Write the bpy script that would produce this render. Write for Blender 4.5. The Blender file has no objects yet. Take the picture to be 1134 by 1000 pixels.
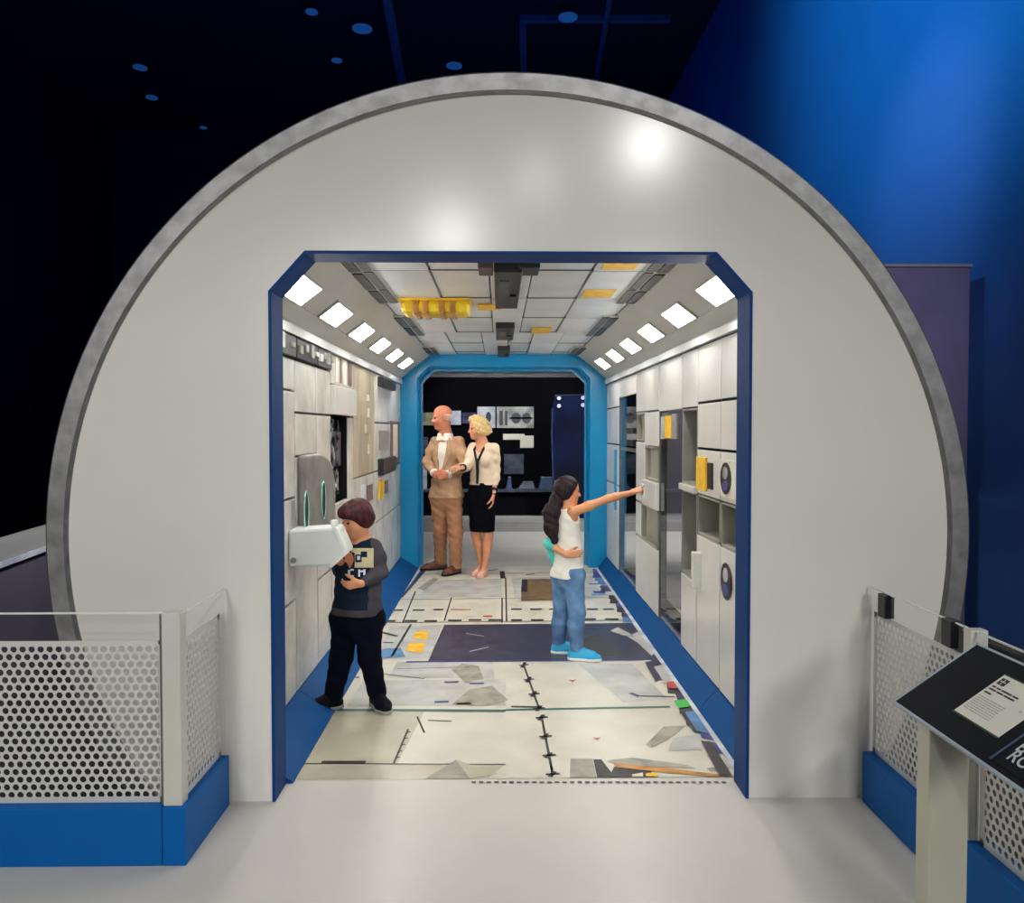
import bpy, math, random
import numpy as np
from mathutils import Vector, Matrix
random.seed(7)
PI = math.pi
S = bpy.context.scene
COL = S.collection

# ------------------------------------------------------------------ camera
F = 900.0
CAM = Vector((-0.049, -3.26, 1.505))
YAW = math.atan(14 / F); PITCH = math.atan(25 / F)
cd = bpy.data.cameras.new('camera'); cam = bpy.data.objects.new('camera', cd); COL.objects.link(cam)
cd.sensor_fit = 'HORIZONTAL'; cd.sensor_width = 36; cd.lens = F / 1134 * 36
cd.clip_start = 0.05; cd.clip_end = 200
cam.location = CAM; cam.rotation_euler = (PI / 2 - PITCH, 0, -YAW)
S.camera = cam
RM = cam.rotation_euler.to_matrix()
def ray(x, y): return RM @ Vector(((x - 567) / F, (500 - y) / F, -1))
def P(x, y, D):                     # the point D metres beyond the camera along the tunnel
    r = ray(x, y); return CAM + r * (D / r.y)
def onX(x, y, X): r = ray(x, y); return CAM + r * ((X - CAM.x) / r.x)
def onZ(x, y, Z=0.0): r = ray(x, y); return CAM + r * ((Z - CAM.z) / r.z)
def onPlane(x, y, p0, n): r = ray(x, y); return CAM + r * ((p0 - CAM).dot(n) / r.dot(n))

# ------------------------------------------------------------------ materials
def lin(c): c /= 255.0; return c / 12.92 if c <= .04045 else ((c + .055) / 1.055) ** 2.4
def L3(rgb): return tuple(lin(c) for c in rgb) + (1,)
def mat(name, rgb, rough=.5, metal=0.0, var=0.0, scale=8.0, rgb2=None, bump=0.0, bscale=60, spec=.5, stretch=None, coat=0.0, detail=4):
    m = bpy.data.materials.new(name); m.use_nodes = True
    nt = m.node_tree; b = nt.nodes['Principled BSDF']
    b.inputs['Base Color'].default_value = L3(rgb); b.inputs['Roughness'].default_value = rough
    b.inputs['Metallic'].default_value = metal; b.inputs['Specular IOR Level'].default_value = spec
    b.inputs['Coat Weight'].default_value = coat
    tc = nt.nodes.new('ShaderNodeTexCoord'); src = tc.outputs['Object']
    if stretch:
        mp = nt.nodes.new('ShaderNodeMapping'); mp.inputs['Scale'].default_value = stretch
        nt.links.new(src, mp.inputs[0]); src = mp.outputs[0]
    n = nt.nodes.new('ShaderNodeTexNoise'); n.inputs['Scale'].default_value = scale; n.inputs['Detail'].default_value = detail
    nt.links.new(src, n.inputs['Vector'])
    if rgb2 or var:
        r = nt.nodes.new('ShaderNodeValToRGB')
        c2 = rgb2 or tuple(max(0, c * (1 - var)) for c in rgb)
        r.color_ramp.elements[0].color = L3(c2); r.color_ramp.elements[1].color = L3(rgb)
        r.color_ramp.elements[0].position = .33; r.color_ramp.elements[1].position = .62
        nt.links.new(n.outputs[0], r.inputs[0]); nt.links.new(r.outputs[0], b.inputs['Base Color'])
    if bump:
        n2 = nt.nodes.new('ShaderNodeTexNoise'); n2.inputs['Scale'].default_value = bscale
        nt.links.new(src, n2.inputs['Vector'])
        bp = nt.nodes.new('ShaderNodeBump'); bp.inputs['Strength'].default_value = bump; bp.inputs['Distance'].default_value = .004
        nt.links.new(n2.outputs[0], bp.inputs['Height']); nt.links.new(bp.outputs[0], b.inputs['Normal'])
    return m
def emit(name, rgb, s):
    m = bpy.data.materials.new(name); m.use_nodes = True; b = m.node_tree.nodes['Principled BSDF']
    b.inputs['Base Color'].default_value = L3(rgb)
    b.inputs['Emission Color'].default_value = L3(rgb); b.inputs['Emission Strength'].default_value = s
    return m
def clear(name, refl=.06, tint=(1, 1, 1), rough=.03):
    m = bpy.data.materials.new(name); m.use_nodes = True; nt = m.node_tree; nt.nodes.clear()
    o = nt.nodes.new('ShaderNodeOutputMaterial'); t = nt.nodes.new('ShaderNodeBsdfTransparent'); g = nt.nodes.new('ShaderNodeBsdfGlossy')
    t.inputs[0].default_value = tint + (1,); g.inputs['Roughness'].default_value = rough
    lw = nt.nodes.new('ShaderNodeFresnel'); lw.inputs[0].default_value = 1.3 + refl * 2
    mx = nt.nodes.new('ShaderNodeMixShader')
    ge = nt.nodes.new('ShaderNodeNewGeometry'); mu = nt.nodes.new('ShaderNodeMath'); mu.operation = 'MULTIPLY'
    iv = nt.nodes.new('ShaderNodeMath'); iv.operation = 'SUBTRACT'; iv.inputs[0].default_value = 1.0
    nt.links.new(ge.outputs['Backfacing'], iv.inputs[1]); nt.links.new(lw.outputs[0], mu.inputs[0]); nt.links.new(iv.outputs[0], mu.inputs[1])
    nt.links.new(mu.outputs[0], mx.inputs[0]); nt.links.new(t.outputs[0], mx.inputs[1]); nt.links.new(g.outputs[0], mx.inputs[2])
    nt.links.new(mx.outputs[0], o.inputs[0]); return m

M = {}
M['disc'] = mat('satin_white_paint', (222, 220, 212), .2, spec=.5, var=.015, scale=2)
M['white_floor'] = mat('white_vinyl_floor', (202, 200, 193), .35, var=.02, scale=3, spec=.3)
M['lobby_floor'] = mat('pale_grey_floor', (200, 198, 190), .4, var=.03, scale=3)
M['dark_floor'] = mat('dark_carpet', (14, 15, 24), .9, var=.2, scale=30)
M['rim'] = mat('brushed_aluminium', (156, 156, 156), .42, metal=.75, var=.16, scale=14, stretch=(1, 6, 1), bump=.08, bscale=40)
M['frame_blue'] = mat('navy_blue_paint', (6, 60, 122), .5, spec=.1, var=.05, scale=2)
M['kick_blue'] = mat('royal_blue_laminate', (2, 76, 138), .55, spec=.2, var=.04, scale=3)
M['base_blue'] = mat('bright_blue_laminate', (2, 96, 172), .5, spec=.15, var=.04, scale=3)
M['cyan'] = mat('sky_blue_gloss_paint', (0, 138, 196), .3, var=.05, scale=2)
M['panel'] = mat('white_laminate_panel', (216, 216, 212), .22, var=.03, scale=2.5)
M['mural'] = mat('printed_white_panel', (214, 214, 208), .25, rgb2=(188, 187, 180), scale=4.5, detail=6)
M['ceil_panel'] = mat('pale_grey_ceiling_panel', (214, 216, 216), .3, var=.06, scale=3)
M['cove'] = mat('grey_cove_laminate', (182, 182, 176), .45, var=.03, scale=3)
M['seam'] = mat('grey_seam', (92, 92, 90), .6, var=.2, scale=10)
M['rail'] = mat('pale_trim', (196, 200, 200), .3, var=.03)
M['darkdev'] = mat('dark_device_plastic', (24, 27, 34), .4, var=.4, scale=18)
M['greydev'] = mat('grey_device', (84, 86, 88), .5, rgb2=(46, 48, 50), scale=16, stretch=(1, 5, 1))
M['consolewhite'] = mat('pale_white_plastic', (214, 220, 218), .5, var=.03, scale=3)
M['midgrey'] = mat('mid_grey_plastic', (140, 140, 134), .5, var=.12, scale=6)
M['glove'] = mat('grey_glovebox_shell', (138, 136, 130), .4, rgb2=(112, 109, 104), scale=7)
M['olive'] = mat('grey_green_locker_liner', (150, 150, 138), .6, var=.12, scale=5)
M['brownstripe'] = mat('brown_strip', (120, 98, 90), .5, var=.2, scale=12)
M['beige'] = mat('beige_wood_panel', (178, 168, 144), .5, rgb2=(140, 130, 108), scale=5, stretch=(1, 1, .25), detail=6)
M['cream'] = mat('cream_mark', (224, 220, 204), .5, var=.08, scale=20)
M['yellow'] = mat('yellow_vinyl', (238, 196, 40), .45, rgb2=(224, 168, 30), scale=18)
M['yellowbag'] = mat('yellow_fabric', (232, 204, 30), .5, rgb2=(206, 172, 24), scale=12, bump=.3)
M['teal_edge'] = mat('teal_rubber', (150, 205, 192), .4)
M['black'] = mat('black_satin', (8, 9, 14), .35, var=.2)
M['darkred'] = mat('dark_maroon_box', (88, 66, 66), .5, var=.2)
M['light'] = emit('warm_white_light_panel', (255, 248, 240), 46.0)
M['clear'] = clear('clear_acrylic', .05)
M['windowglass'] = clear('window_glass', .06)
M['perf'] = mat('white_perforated_metal', (214, 214, 208), .4, var=.02)
M['post'] = mat('off_white_post', (206, 206, 196), .4, var=.02)
M['edge'] = mat('acrylic_edge', (226, 230, 228), .2)
M['lect'] = mat('black_navy_board', (4, 9, 24), .55, var=.15, spec=.15)
M['lectedge'] = mat('silver_edge', (170, 182, 196), .35, metal=.3)
M['lectpost'] = mat('cream_lectern_post', (200, 200, 182), .45, var=.02)
M['paper'] = mat('card_paper', (226, 224, 212), .5, var=.02)
M['ink'] = mat('dark_ink', (40, 46, 44), .6)
M['greyink'] = mat('grey_ink', (176, 176, 172), .6)
M['greenink'] = mat('green_edge_ink', (44, 84, 40), .6)
M['blueink'] = mat('dim_blue_ink', (56, 76, 106), .5)
M['whiteink'] = mat('white_ink', (196, 200, 214), .5)
M['partition'] = mat('purple_grey_partition', (118, 110, 146), .6, var=.06, scale=3)
M['lowwall'] = mat('purple_grey_low_wall', (86, 82, 98), .6, var=.06, scale=3)
M['lowcap'] = mat('grey_wall_cap', (150, 152, 152), .45)
M['hallwall'] = mat('near_black_wall', (9, 14, 50), .8, var=.2)
M['bluewall'] = mat('blue_wall', (60, 110, 190), .75, var=.03, scale=1.5)
M['ceilwall'] = mat('black_ceiling', (8, 12, 48), .9, var=.2)
M['pipe'] = mat('blue_grey_pipe', (62, 98, 146), .5, var=.1)
M['dimlamp'] = emit('dim_blue_lamp', (40, 110, 190), .22)
M['exblack'] = mat('black_exhibit_backdrop', (5, 6, 13), .9, var=.2, spec=.1)
M['plinth'] = mat('grey_plinth', (150, 149, 146), .5, var=.04)
M['exgrey'] = mat('charcoal_exhibit_wall', (84, 82, 90), .7, var=.08, scale=3)
M['board'] = mat('grey_photo_board', (186, 190, 186), .5, rgb2=(112, 118, 122), scale=6)
M['boardw'] = mat('white_photo_board', (214, 218, 226), .5, rgb2=(160, 168, 190), scale=5)
M['boardd'] = mat('dim_photo_board', (72, 84, 104), .5, rgb2=(34, 42, 60), scale=7)
M['boardp'] = mat('violet_photo_board', (70, 72, 120), .5, rgb2=(30, 34, 64), scale=7)
M['boardy'] = mat('green_yellow_photo_board', (176, 180, 130), .5, rgb2=(90, 100, 80), scale=7)
M['cab'] = mat('dark_blue_cabinet', (8, 22, 58), .4, spec=.2, rgb2=(4, 10, 28), scale=2)
M['bolt'] = mat('pale_bolt', (200, 210, 226), .3)
# floor print colours
M['fp'] = mat('printed_pale_floor', (214, 212, 198), .3, rgb2=(198, 196, 182), scale=3.2, detail=7)
M['fp2'] = mat('printed_khaki_floor', (190, 187, 165), .3, rgb2=(170, 166, 146), scale=3.5, detail=7)
M['fp3'] = mat('printed_grey_floor', (196, 198, 194), .3, rgb2=(172, 174, 170), scale=5, detail=7)
M['navy'] = mat('printed_navy_hatch', (58, 60, 84), .35, rgb2=(44, 46, 68), scale=8, detail=6)
M['line'] = mat('printed_dark_line', (52, 52, 54), .5, var=.3, scale=14)
M['green'] = mat('printed_green_line', (58, 120, 92), .4, rgb2=(24, 84, 92), scale=2)
M['brown'] = mat('printed_brown_patch', (128, 104, 76), .4, rgb2=(96, 78, 56), scale=9)
M['ltblue'] = mat('printed_light_blue', (92, 144, 196), .4, var=.2, scale=9)
M['violet'] = mat('printed_violet_mark', (70, 68, 142), .4, var=.2, scale=9)
M['smudge'] = mat('printed_grey_shape', (166, 164, 150), .4, rgb2=(130, 130, 120), scale=9)
M['orange'] = mat('printed_orange_bar', (196, 136, 56), .4, var=.25, scale=9)
M['red'] = mat('printed_red_mark', (196, 84, 70), .4)
M['brightgreen'] = mat('printed_bright_green', (70, 190, 80), .4)
# people
M['skin_m'] = mat('skin_ruddy', (200, 132, 104), .55, spec=.3, rgb2=(184, 112, 86), scale=12)
M['skin_w'] = mat('skin_fair', (212, 146, 112), .5, var=.06, scale=12)
M['skin_g'] = mat('skin_tan', (204, 142, 100), .5, var=.08, scale=12)
M['skin_b'] = mat('skin_child', (218, 150, 112), .5, var=.08, scale=12)
M['eye'] = mat('eye_dark', (40, 28, 24), .2)
M['lip'] = mat('lip', (170, 84, 78), .5)
M['tan'] = mat('tan_suit_cloth', (188, 154, 124), .8, rgb2=(166, 132, 104), scale=9, bump=.25, bscale=35, spec=.08)
M['tan2'] = mat('tan_trouser_cloth', (176, 130, 100), .8, rgb2=(156, 112, 84), scale=9, bump=.25, bscale=35, spec=.08)
M['shirtw'] = mat('white_shirt_cloth', (232, 228, 220), .8, bump=.2, spec=.08)
M['brownshoe'] = mat('brown_leather', (104, 62, 46), .4, var=.2)
M['whitehair'] = mat('white_hair', (216, 194, 178), .7, var=.15, scale=40, stretch=(3, 3, .5))
M['blond'] = mat('blond_hair', (232, 206, 146), .6, rgb2=(196, 164, 104), scale=30, stretch=(3, 3, .5), bump=.4)
M['creamcloth'] = mat('cream_knit', (222, 202, 178), .85, var=.05, scale=14, bump=.2, spec=.08)
M['trim'] = mat('black_cloth_trim', (34, 34, 42), .8, spec=.08)
M['skirt'] = mat('black_skirt_cloth', (7, 8, 16), .9, var=.2, bump=.2, spec=.08)
M['nude'] = mat('nude_leather', (216, 170, 150), .4)
M['darkhair'] = mat('dark_brown_hair', (40, 28, 32), .6, spec=.2, rgb2=(18, 13, 18), scale=26, stretch=(3, 3, .5), bump=.4)
M['auburn'] = mat('auburn_hair', (74, 34, 34), .6, spec=.2, rgb2=(34, 16, 22), scale=24, stretch=(3, 3, .6), bump=.4)
M['tank'] = mat('white_cotton', (222, 222, 214), .85, var=.05, scale=10, bump=.3, bscale=25, spec=.08)
M['denim'] = mat('light_denim', (108, 144, 184), .85, rgb2=(76, 110, 152), scale=9, bump=.25, spec=.08)
M['aqua'] = mat('aqua_canvas', (44, 168, 216), .6, var=.1)
M['sole'] = mat('white_rubber', (218, 222, 222), .6)
M['tealcloth'] = mat('teal_cloth', (92, 196, 184), .8, var=.15, scale=14, bump=.3, spec=.08)
M['shirtgrey'] = mat('charcoal_sleeve_cloth', (68, 66, 74), .85, var=.1, scale=9, bump=.3, spec=.08)
M['shirtnavy'] = mat('dark_navy_cloth', (22, 38, 54), .85, var=.15, scale=9, bump=.3, spec=.08)
M['navyjean'] = mat('dark_navy_jeans', (8, 11, 28), .85, var=.25, scale=9, bump=.3, spec=.08)
M['darkshoe'] = mat('dark_sneaker', (12, 13, 24), .7, var=.2, spec=.1)
M['print'] = mat('beige_shirt_print', (196, 186, 148), .7, var=.1, scale=20)

# ------------------------------------------------------------------ objects
def tag(o, label=None, cat=None, group=None, kind=None):
    if label: o['label'] = label
    if cat: o['category'] = cat
    if group: o['group'] = group
    if kind: o['kind'] = kind
    return o
def thing(name, label, cat, loc=(0, 0, 0), group=None):
    o = bpy.data.objects.new(name, None); COL.objects.link(o); o.location = loc; o.empty_display_size = .05
    return tag(o, label, cat, group)
def wpos(o): return Vector(o.location) + (wpos(o.parent) if o.parent else Vector())

class MB:
    def __init__(s): s.v = []; s.f = []; s.mi = []; s.m = []; s.cur = 0
    def use(s, m):
        if m not in s.m: s.m.append(m)
        s.cur = s.m.index(m); return s
    def poly(s, pts):
        n = len(s.v); s.v += [tuple(p) for p in pts]; s.f.append(tuple(range(n, n + len(pts)))); s.mi.append(s.cur); return s
    def hexa(s, p):                 # 8 corners: bottom loop 0-3, top loop 4-7
        n = len(s.v); s.v += [tuple(q) for q in p]
        for f in ((3, 2, 1, 0), (4, 5, 6, 7), (0, 1, 5, 4), (1, 2, 6, 5), (2, 3, 7, 6), (3, 0, 4, 7)):
            s.f.append(tuple(n + i for i in f)); s.mi.append(s.cur)
        return s
    def box(s, a, b):
        x0, x1 = sorted((a[0], b[0])); y0, y1 = sorted((a[1], b[1])); z0, z1 = sorted((a[2], b[2]))
        return s.hexa([(x0, y0, z0), (x1, y0, z0), (x1, y1, z0), (x0, y1, z0), (x0, y0, z1), (x1, y0, z1), (x1, y1, z1), (x0, y1, z1)])
    def obox(s, c, ax, ay, az):     # centre and three half-axes
        c = Vector(c); ax, ay, az = Vector(ax), Vector(ay), Vector(az)
        return s.hexa([c - ax - ay - az, c + ax - ay - az, c + ax + ay - az, c - ax + ay - az, c - ax - ay + az, c + ax - ay + az, c + ax + ay + az, c - ax + ay + az])
    def prism(s, pts, d):           # closed polygon pushed along d
        d = Vector(d); n = len(s.v); k = len(pts)
        s.v += [tuple(p) for p in pts] + [tuple(Vector(p) + d) for p in pts]
        s.f.append(tuple(range(n + k - 1, n - 1, -1))); s.mi.append(s.cur)
        s.f.append(tuple(range(n + k, n + 2 * k))); s.mi.append(s.cur)
        for i in range(k):
            j = (i + 1) % k; s.f.append((n + i, n + j, n + k + j, n + k + i)); s.mi.append(s.cur)
        return s
    def tube(s, path, r, seg=10, caps=True):
        path = [Vector(p) for p in path]; n0 = len(s.v); k = len(path)
        for i, p in enumerate(path):
            t = (path[min(i + 1, k - 1)] - path[max(i - 1, 0)]).normalized()
            u = t.cross(Vector((0, 0, 1)) if abs(t.z) < .9 else Vector((1, 0, 0))).normalized(); w = t.cross(u)
            for q in range(seg):
                a = 2 * PI * q / seg; s.v.append(tuple(p + (u * math.cos(a) + w * math.sin(a)) * r))
        for i in range(k - 1):
            for q in range(seg):
                b = n0 + i * seg; q2 = (q + 1) % seg
                s.f.append((b + q, b + q2, b + seg + q2, b + seg + q)); s.mi.append(s.cur)
        if caps:
            s.f.append(tuple(n0 + q for q in range(seg - 1, -1, -1))); s.mi.append(s.cur)
            s.f.append(tuple(n0 + (k - 1) * seg + q for q in range(seg))); s.mi.append(s.cur)
        return s
    def build(s, name, m=None, parent=None, bevel=0, smooth=False, seg=2):
        me = bpy.data.meshes.new(name); off = wpos(parent) if parent else Vector()
        me.from_pydata([(x - off.x, y - off.y, z - off.z) for x, y, z in s.v], [], s.f)
        for q in (s.m if s.m else [m]): me.materials.append(q)
        me.polygons.foreach_set('material_index', s.mi if s.m else [0] * len(s.f))
        import bmesh
        bm = bmesh.new(); bm.from_mesh(me); bmesh.ops.recalc_face_normals(bm, faces=bm.faces); bm.to_mesh(me); bm.free()
        if smooth: me.polygons.foreach_set('use_smooth', [True] * len(me.polygons))
        me.update()
        o = bpy.data.objects.new(name, me); COL.objects.link(o)
        if parent: o.parent = parent
        if bevel:
            b = o.modifiers.new('bevel', 'BEVEL'); b.width = bevel; b.segments = seg; b.limit_method = 'ANGLE'; b.angle_limit = .7
        return o
def box(name, a, b, m, parent=None, bevel=0): return MB().box(a, b).build(name, m, parent, bevel)
def struct(o): o['kind'] = 'structure'; return o
ORD = ['first', 'second', 'third', 'fourth', 'fifth', 'sixth', 'seventh', 'eighth']

# ------------------------------------------------------------------ the hall
T1 = 5.49                      # far end of the tunnel
HW = 1.11                      # half width of the tunnel
struct(box('floor_hall', (-9, -7, -.12), (3.6, 16, -.02), M['dark_floor']))
fw = MB(); fw.box((-4, -6.5, -.02), (1.6, -.45, 0)).box((-1.14, -.45, -.02), (1.6, .195, 0))
struct(fw.build('floor_entrance', M['white_floor']))
flb = MB(); flb.box((-6, T1 + .12, -.02), (3.5, 9.9, 0)).box((1.45, 3.2, -.02), (3.5, T1 + .12, 0)); struct(flb.build('floor_lobby', M['lobby_floor']))
struct(box('wall_back', (-9, 15.8, -.02), (3.6, 16, 8.6), M['hallwall']))
struct(box('wall_west', (-9.2, -7, -.02), (-9, 16, 8.6), M['hallwall']))
struct(box('wall_east', (3.56, -7, -.12), (3.8, 16, 8.6), M['bluewall']))
struct(box('ceiling_hall', (-9.2, -7, 8.5), (3.8, 16, 8.7), M['ceilwall']))
# grey partition right of the module, low wall left of it
pt = thing('partition_wall', 'tall purple-grey partition standing behind the right side of the round white front', 'partition', (2.6, 2.9, -.02))
box('panel', (1.75, 2.76, -.02), (P(1075, 400, 6.0).x, 3.10, P(1030, 295, 6.0).z), M['partition'], pt, .01)
box('top_cap', (1.74, 2.75, P(1030, 295, 6.0).z), (P(1075, 400, 6.0).x + .01, 3.11, P(1030, 292, 6.0).z), M['lowcap'], pt)
lw = thing('low_wall', 'purple-grey low wall with grey cap and white rail left of the round front', 'partition', (-3.1, 1.6, -.02))
a1 = P(55, 583, 5.2); a0 = P(-60, 622, 3.95); zt = (a1.z + P(0, 602, 4.55).z) / 2
dv = Vector((a1.x - a0.x, a1.y - a0.y, 0)).normalized(); a1 = a1 + dv * 1.2; nv = Vector((dv.y, -dv.x, 0))
if nv.x < 0: nv = -nv
def wallrun(z0, z1, front, m, nm):
    q = [Vector((a0.x, a0.y, z0)) + nv * front, Vector((a1.x, a1.y, z0)) + nv * front, Vector((a1.x, a1.y, z0)) - nv * .1, Vector((a0.x, a0.y, z0)) - nv * .1]
    MB().hexa(q + [p + Vector((0, 0, z1 - z0)) for p in q]).build(nm, m, lw)
wallrun(-.02, zt - .13, 0, M['lowwall'], 'panel')
wallrun(zt - .098, zt, .02, M['lowcap'], 'cap')
wallrun(zt - .13, zt - .1, .03, M['boardw'], 'rail')

# ceiling fittings in the dark
Zc = 8.5
def ceil_at(x, y): return onZ(x, y, Zc)
cl = [(401, 22, .17), (503, 64, .15), (629, 9, .16), (373, 58, .1), (155, 66, .13), (168, 100, .12), (225, 134, .08), (30, 90, .16), (20, 265, .2), (345, 3, .1)]
where = ['bright one of the left ceiling, above the pipe end', 'just above the top of the metal rim', 'right beside the dark track, in the top centre', 'small one between pipe and duct at upper left',
         'at far upper left, upper of a pair', 'at far upper left, lower of a pair', 'tiny one left of the rim top', 'faint one near the left photo edge', 'faint lowest one at the left edge', 'cut by the top edge of the photo']
for (x, y, r), w in zip(cl, where):
    p = ceil_at(x, y)
    t = thing('ceiling_lamp', 'dim blue round ceiling lamp, ' + w, 'lamp', (p.x, p.y, Zc), 'dim round lamps in the dark ceiling')
    MB().tube([(p.x, p.y, Zc), (p.x, p.y, Zc - .14)], r * 1.12, 20).build('housing', M['hallwall'], t)
    MB().tube([(p.x, p.y, Zc - .14), (p.x, p.y, Zc - .16)], r, 20).build('lens', M['dimlamp'], t)
def ceil_bar(name, label, cat, pa, pb, w):
    a, b = ceil_at(*pa), ceil_at(*pb); a.z = b.z = Zc - w + .004
    d = (b - a).normalized(); s = Vector((-d.y, d.x, 0)) * w
    tag(MB().obox((a + b) / 2, (b - a) / 2, s, (0, 0, w)).build(name, M['pipe']), label, cat)
M['pipe_dim'] = mat('dark_blue_grey_duct', (34, 54, 88), .6, var=.1)
ceil_bar('ceiling_pipe', 'dark blue ceiling pipe running down to the rim at upper left', 'pipe', (425, -30), (449, 108), .075)
ceil_bar('ceiling_beam', 'blue lit ceiling beam slanting beside the blue wall', 'beam', (822, -25), (752, 106), .07)
ceil_bar('cross_track', 'thin dark blue lighting track running across the top centre', 'track', (576, 18), (742, 18), .05)
ceil_bar('short_track', 'thin dark lighting track going back from the left end of the cross track', 'track', (579, 24), (580, 84), .06)
r0, r1 = ceil_at(678, -20), ceil_at(661, 82)
t = thing('track_light', 'thin blue hanging track with a spotlight head right of the rim top', 'lamp', (r1.x, r1.y, Zc), None)
MB().tube([Vector((r0.x, r0.y, Zc - .052)), Vector((r1.x, r1.y, Zc - .052))], .05, 8).build('track', M['pipe'], t)
MB().tube([Vector((r1.x, r1.y, Zc - .13)), Vector((r1.x - .02, r1.y - .1, Zc - .36))], .11, 12).build('head', M['pipe'], t)

# ------------------------------------------------------------------ the round front
Rz, RO, RI = 1.063, 1.85, 1.768
OW, OH, OC = .966, 2.212, .145       # opening half width, height, corner cut
front = thing('module_front', 'big round white end wall with an octagonal doorway', 'wall panel')
def arc(r, n=120):
    a0 = math.asin(-Rz / r); return [(r * math.cos(a), Rz + r * math.sin(a)) for a in [a0 + (PI - 2 * a0) * i / n for i in range(n + 1)]]
opening = [(-OW, 0), (-OW, OH - OC - .02), (-OW + OC, OH), (OW - OC, OH), (OW, OH - OC - .02), (OW, 0)]
out = arc(RI + .01)
mb = MB(); mb.prism([(x, 0, z) for x, z in out + opening], (0, .15, 0)); mb.build('face_panel', M['disc'], front)
mb = MB(); prof = [(RI, .02), (RI, -.004), (RI + .012, -.018), (RO - .008, -.024), (RO, -.016), (RO, .20), (RI, .20)]
rings = [[(x, y, z) for x, z in arc(r)] for r, y in prof]
for i in range(len(prof)):
    A, B = rings[i], rings[(i + 1) % len(prof)]
    for j in range(len(A) - 1): mb.poly([A[j], A[j + 1], B[j + 1], B[j]])
ro = mb.build('metal_rim', M['rim'], front); ro['label'] = 'brushed aluminium rim'
def sweep(prof, path_fn, name, m, parent, closed=True):
    mb = MB(); loops = [path_fn(off, y) for off, y in prof]
    n = len(prof)
    for i in range(n if closed else n - 1):
        A, B = loops[i], loops[(i + 1) % n]
        for j in range(len(A) - 1): mb.poly([A[j], A[j + 1], B[j + 1], B[j]])
    for e in (0, -1): mb.poly([l[e] for l in loops])
    return mb.build(name, m, parent)
def octo(w, h, c):
    def fn(off, y):
        w2, h2 = w - off, h - off; c2 = c - off * .59
        return [(-w2, y, 0), (-w2, y, h2 - c2 * 1.1), (-w2 + c2, y, h2), (w2 - c2, y, h2), (w2, y, h2 - c2 * 1.1), (w2, y, 0)]
    return fn
fo = sweep([(0, -.006), (.012, -.006), (.012, .165), (0, .165)], octo(OW, OH, OC), 'door_frame', M['frame_blue'], front)
fo['label'] = 'navy blue frame lining the doorway'

# ------------------------------------------------------------------ tunnel shell
Y0 = .165
ZW, ZC, XC = 2.04, 2.30, .77           # top of walls, ceiling, half width of flat ceiling
struct(box('wall_left', (-HW - .32, Y0, 0), (-HW - .27, T1 + .1, 2.35), M['panel']))
struct(box('ceiling', (-HW, Y0, ZC + .03), (HW, T1 + .1, ZC + .07), M['seam']))
for s, nm in ((-1, 'left'), (1, 'right')):
    # blue sloped kick board: right one is a little narrower at the top as in the photo
    bot = .925 if s < 0 else 1.016
    mb = MB()
    for y0, y1 in ((.02, 1.02), (1.024, 3.2), (3.204, T1)):
        yy = max(y0, Y0)
        mb.prism([(s * (HW + .02), yy, 0), (s * bot, yy, 0), (s * bot, yy, .006), (s * HW, yy, .122), (s * (HW + .02), yy, .122)], (0, y1 - yy, 0))
    struct(mb.build('baseboard_' + nm, M['kick_blue']))
    mb = MB().prism([(s * (HW + .01), Y0, 1.985), (s * (HW - .022), Y0, 1.985), (s * (HW - .022), Y0, 2.03), (s * (HW - .004), Y0, ZW + .012), (s * (HW + .01), Y0, ZW + .012)], (0, T1 - Y0, 0))
    struct(mb.build('trim_1' if s < 0 else 'trim_2', M['rail']))
    # sloped cove carrying the lights
    e = Vector((-s * (HW - XC), 0, ZC - ZW)); n = Vector((-s * (ZC - ZW), 0, -(HW - XC))).normalized()
    c0 = Vector((s * HW, 0, ZW))
    cv = thing('light_cove', 'grey sloped cove along the %s side of the tunnel ceiling' % nm, 'cove', (s * .95, Y0, 2.17), 'light coves')
    ln = Vector((0, T1 - Y0, 0))
    A = c0 + Vector((0, Y0, 0)); B = A + e
    MB().prism([A, A + e * .25 - n * .0, A + e * .25 - n * .05, A - n * .05], ln).build('lower_panel', M['cove'], cv)
    MB().prism([A + e * .25 - n * .008, B - n * .008, B - n * .05, A + e * .25 - n * .05], ln).build('upper_panel', M['cove'], cv)
    for i in range(6):
        yc = .51 + .84 * i; c = c0 + e * .42 + Vector((0, yc, 0))
        t = thing('light_panel', 'bright white rectangular light panel, %s from the entrance in the %s cove' % (ORD[i], nm), 'light', c, 'light panels in the coves')
        eu = e.normalized()
        MB().obox(c - n * .002, eu * .063, (0, .21, 0), n * .008).build('diffuser', M['light'], t)
        mb = MB()
        for q in (-1, 1):
            mb.obox(c + eu * .067 * q, eu * .004, (0, .218, 0), n * .009).obox(c + Vector((0, .214 * q, 0)), eu * .063, (0, .004, 0), n * .009)
        mb.build('frame', M['cove'], t)
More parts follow.
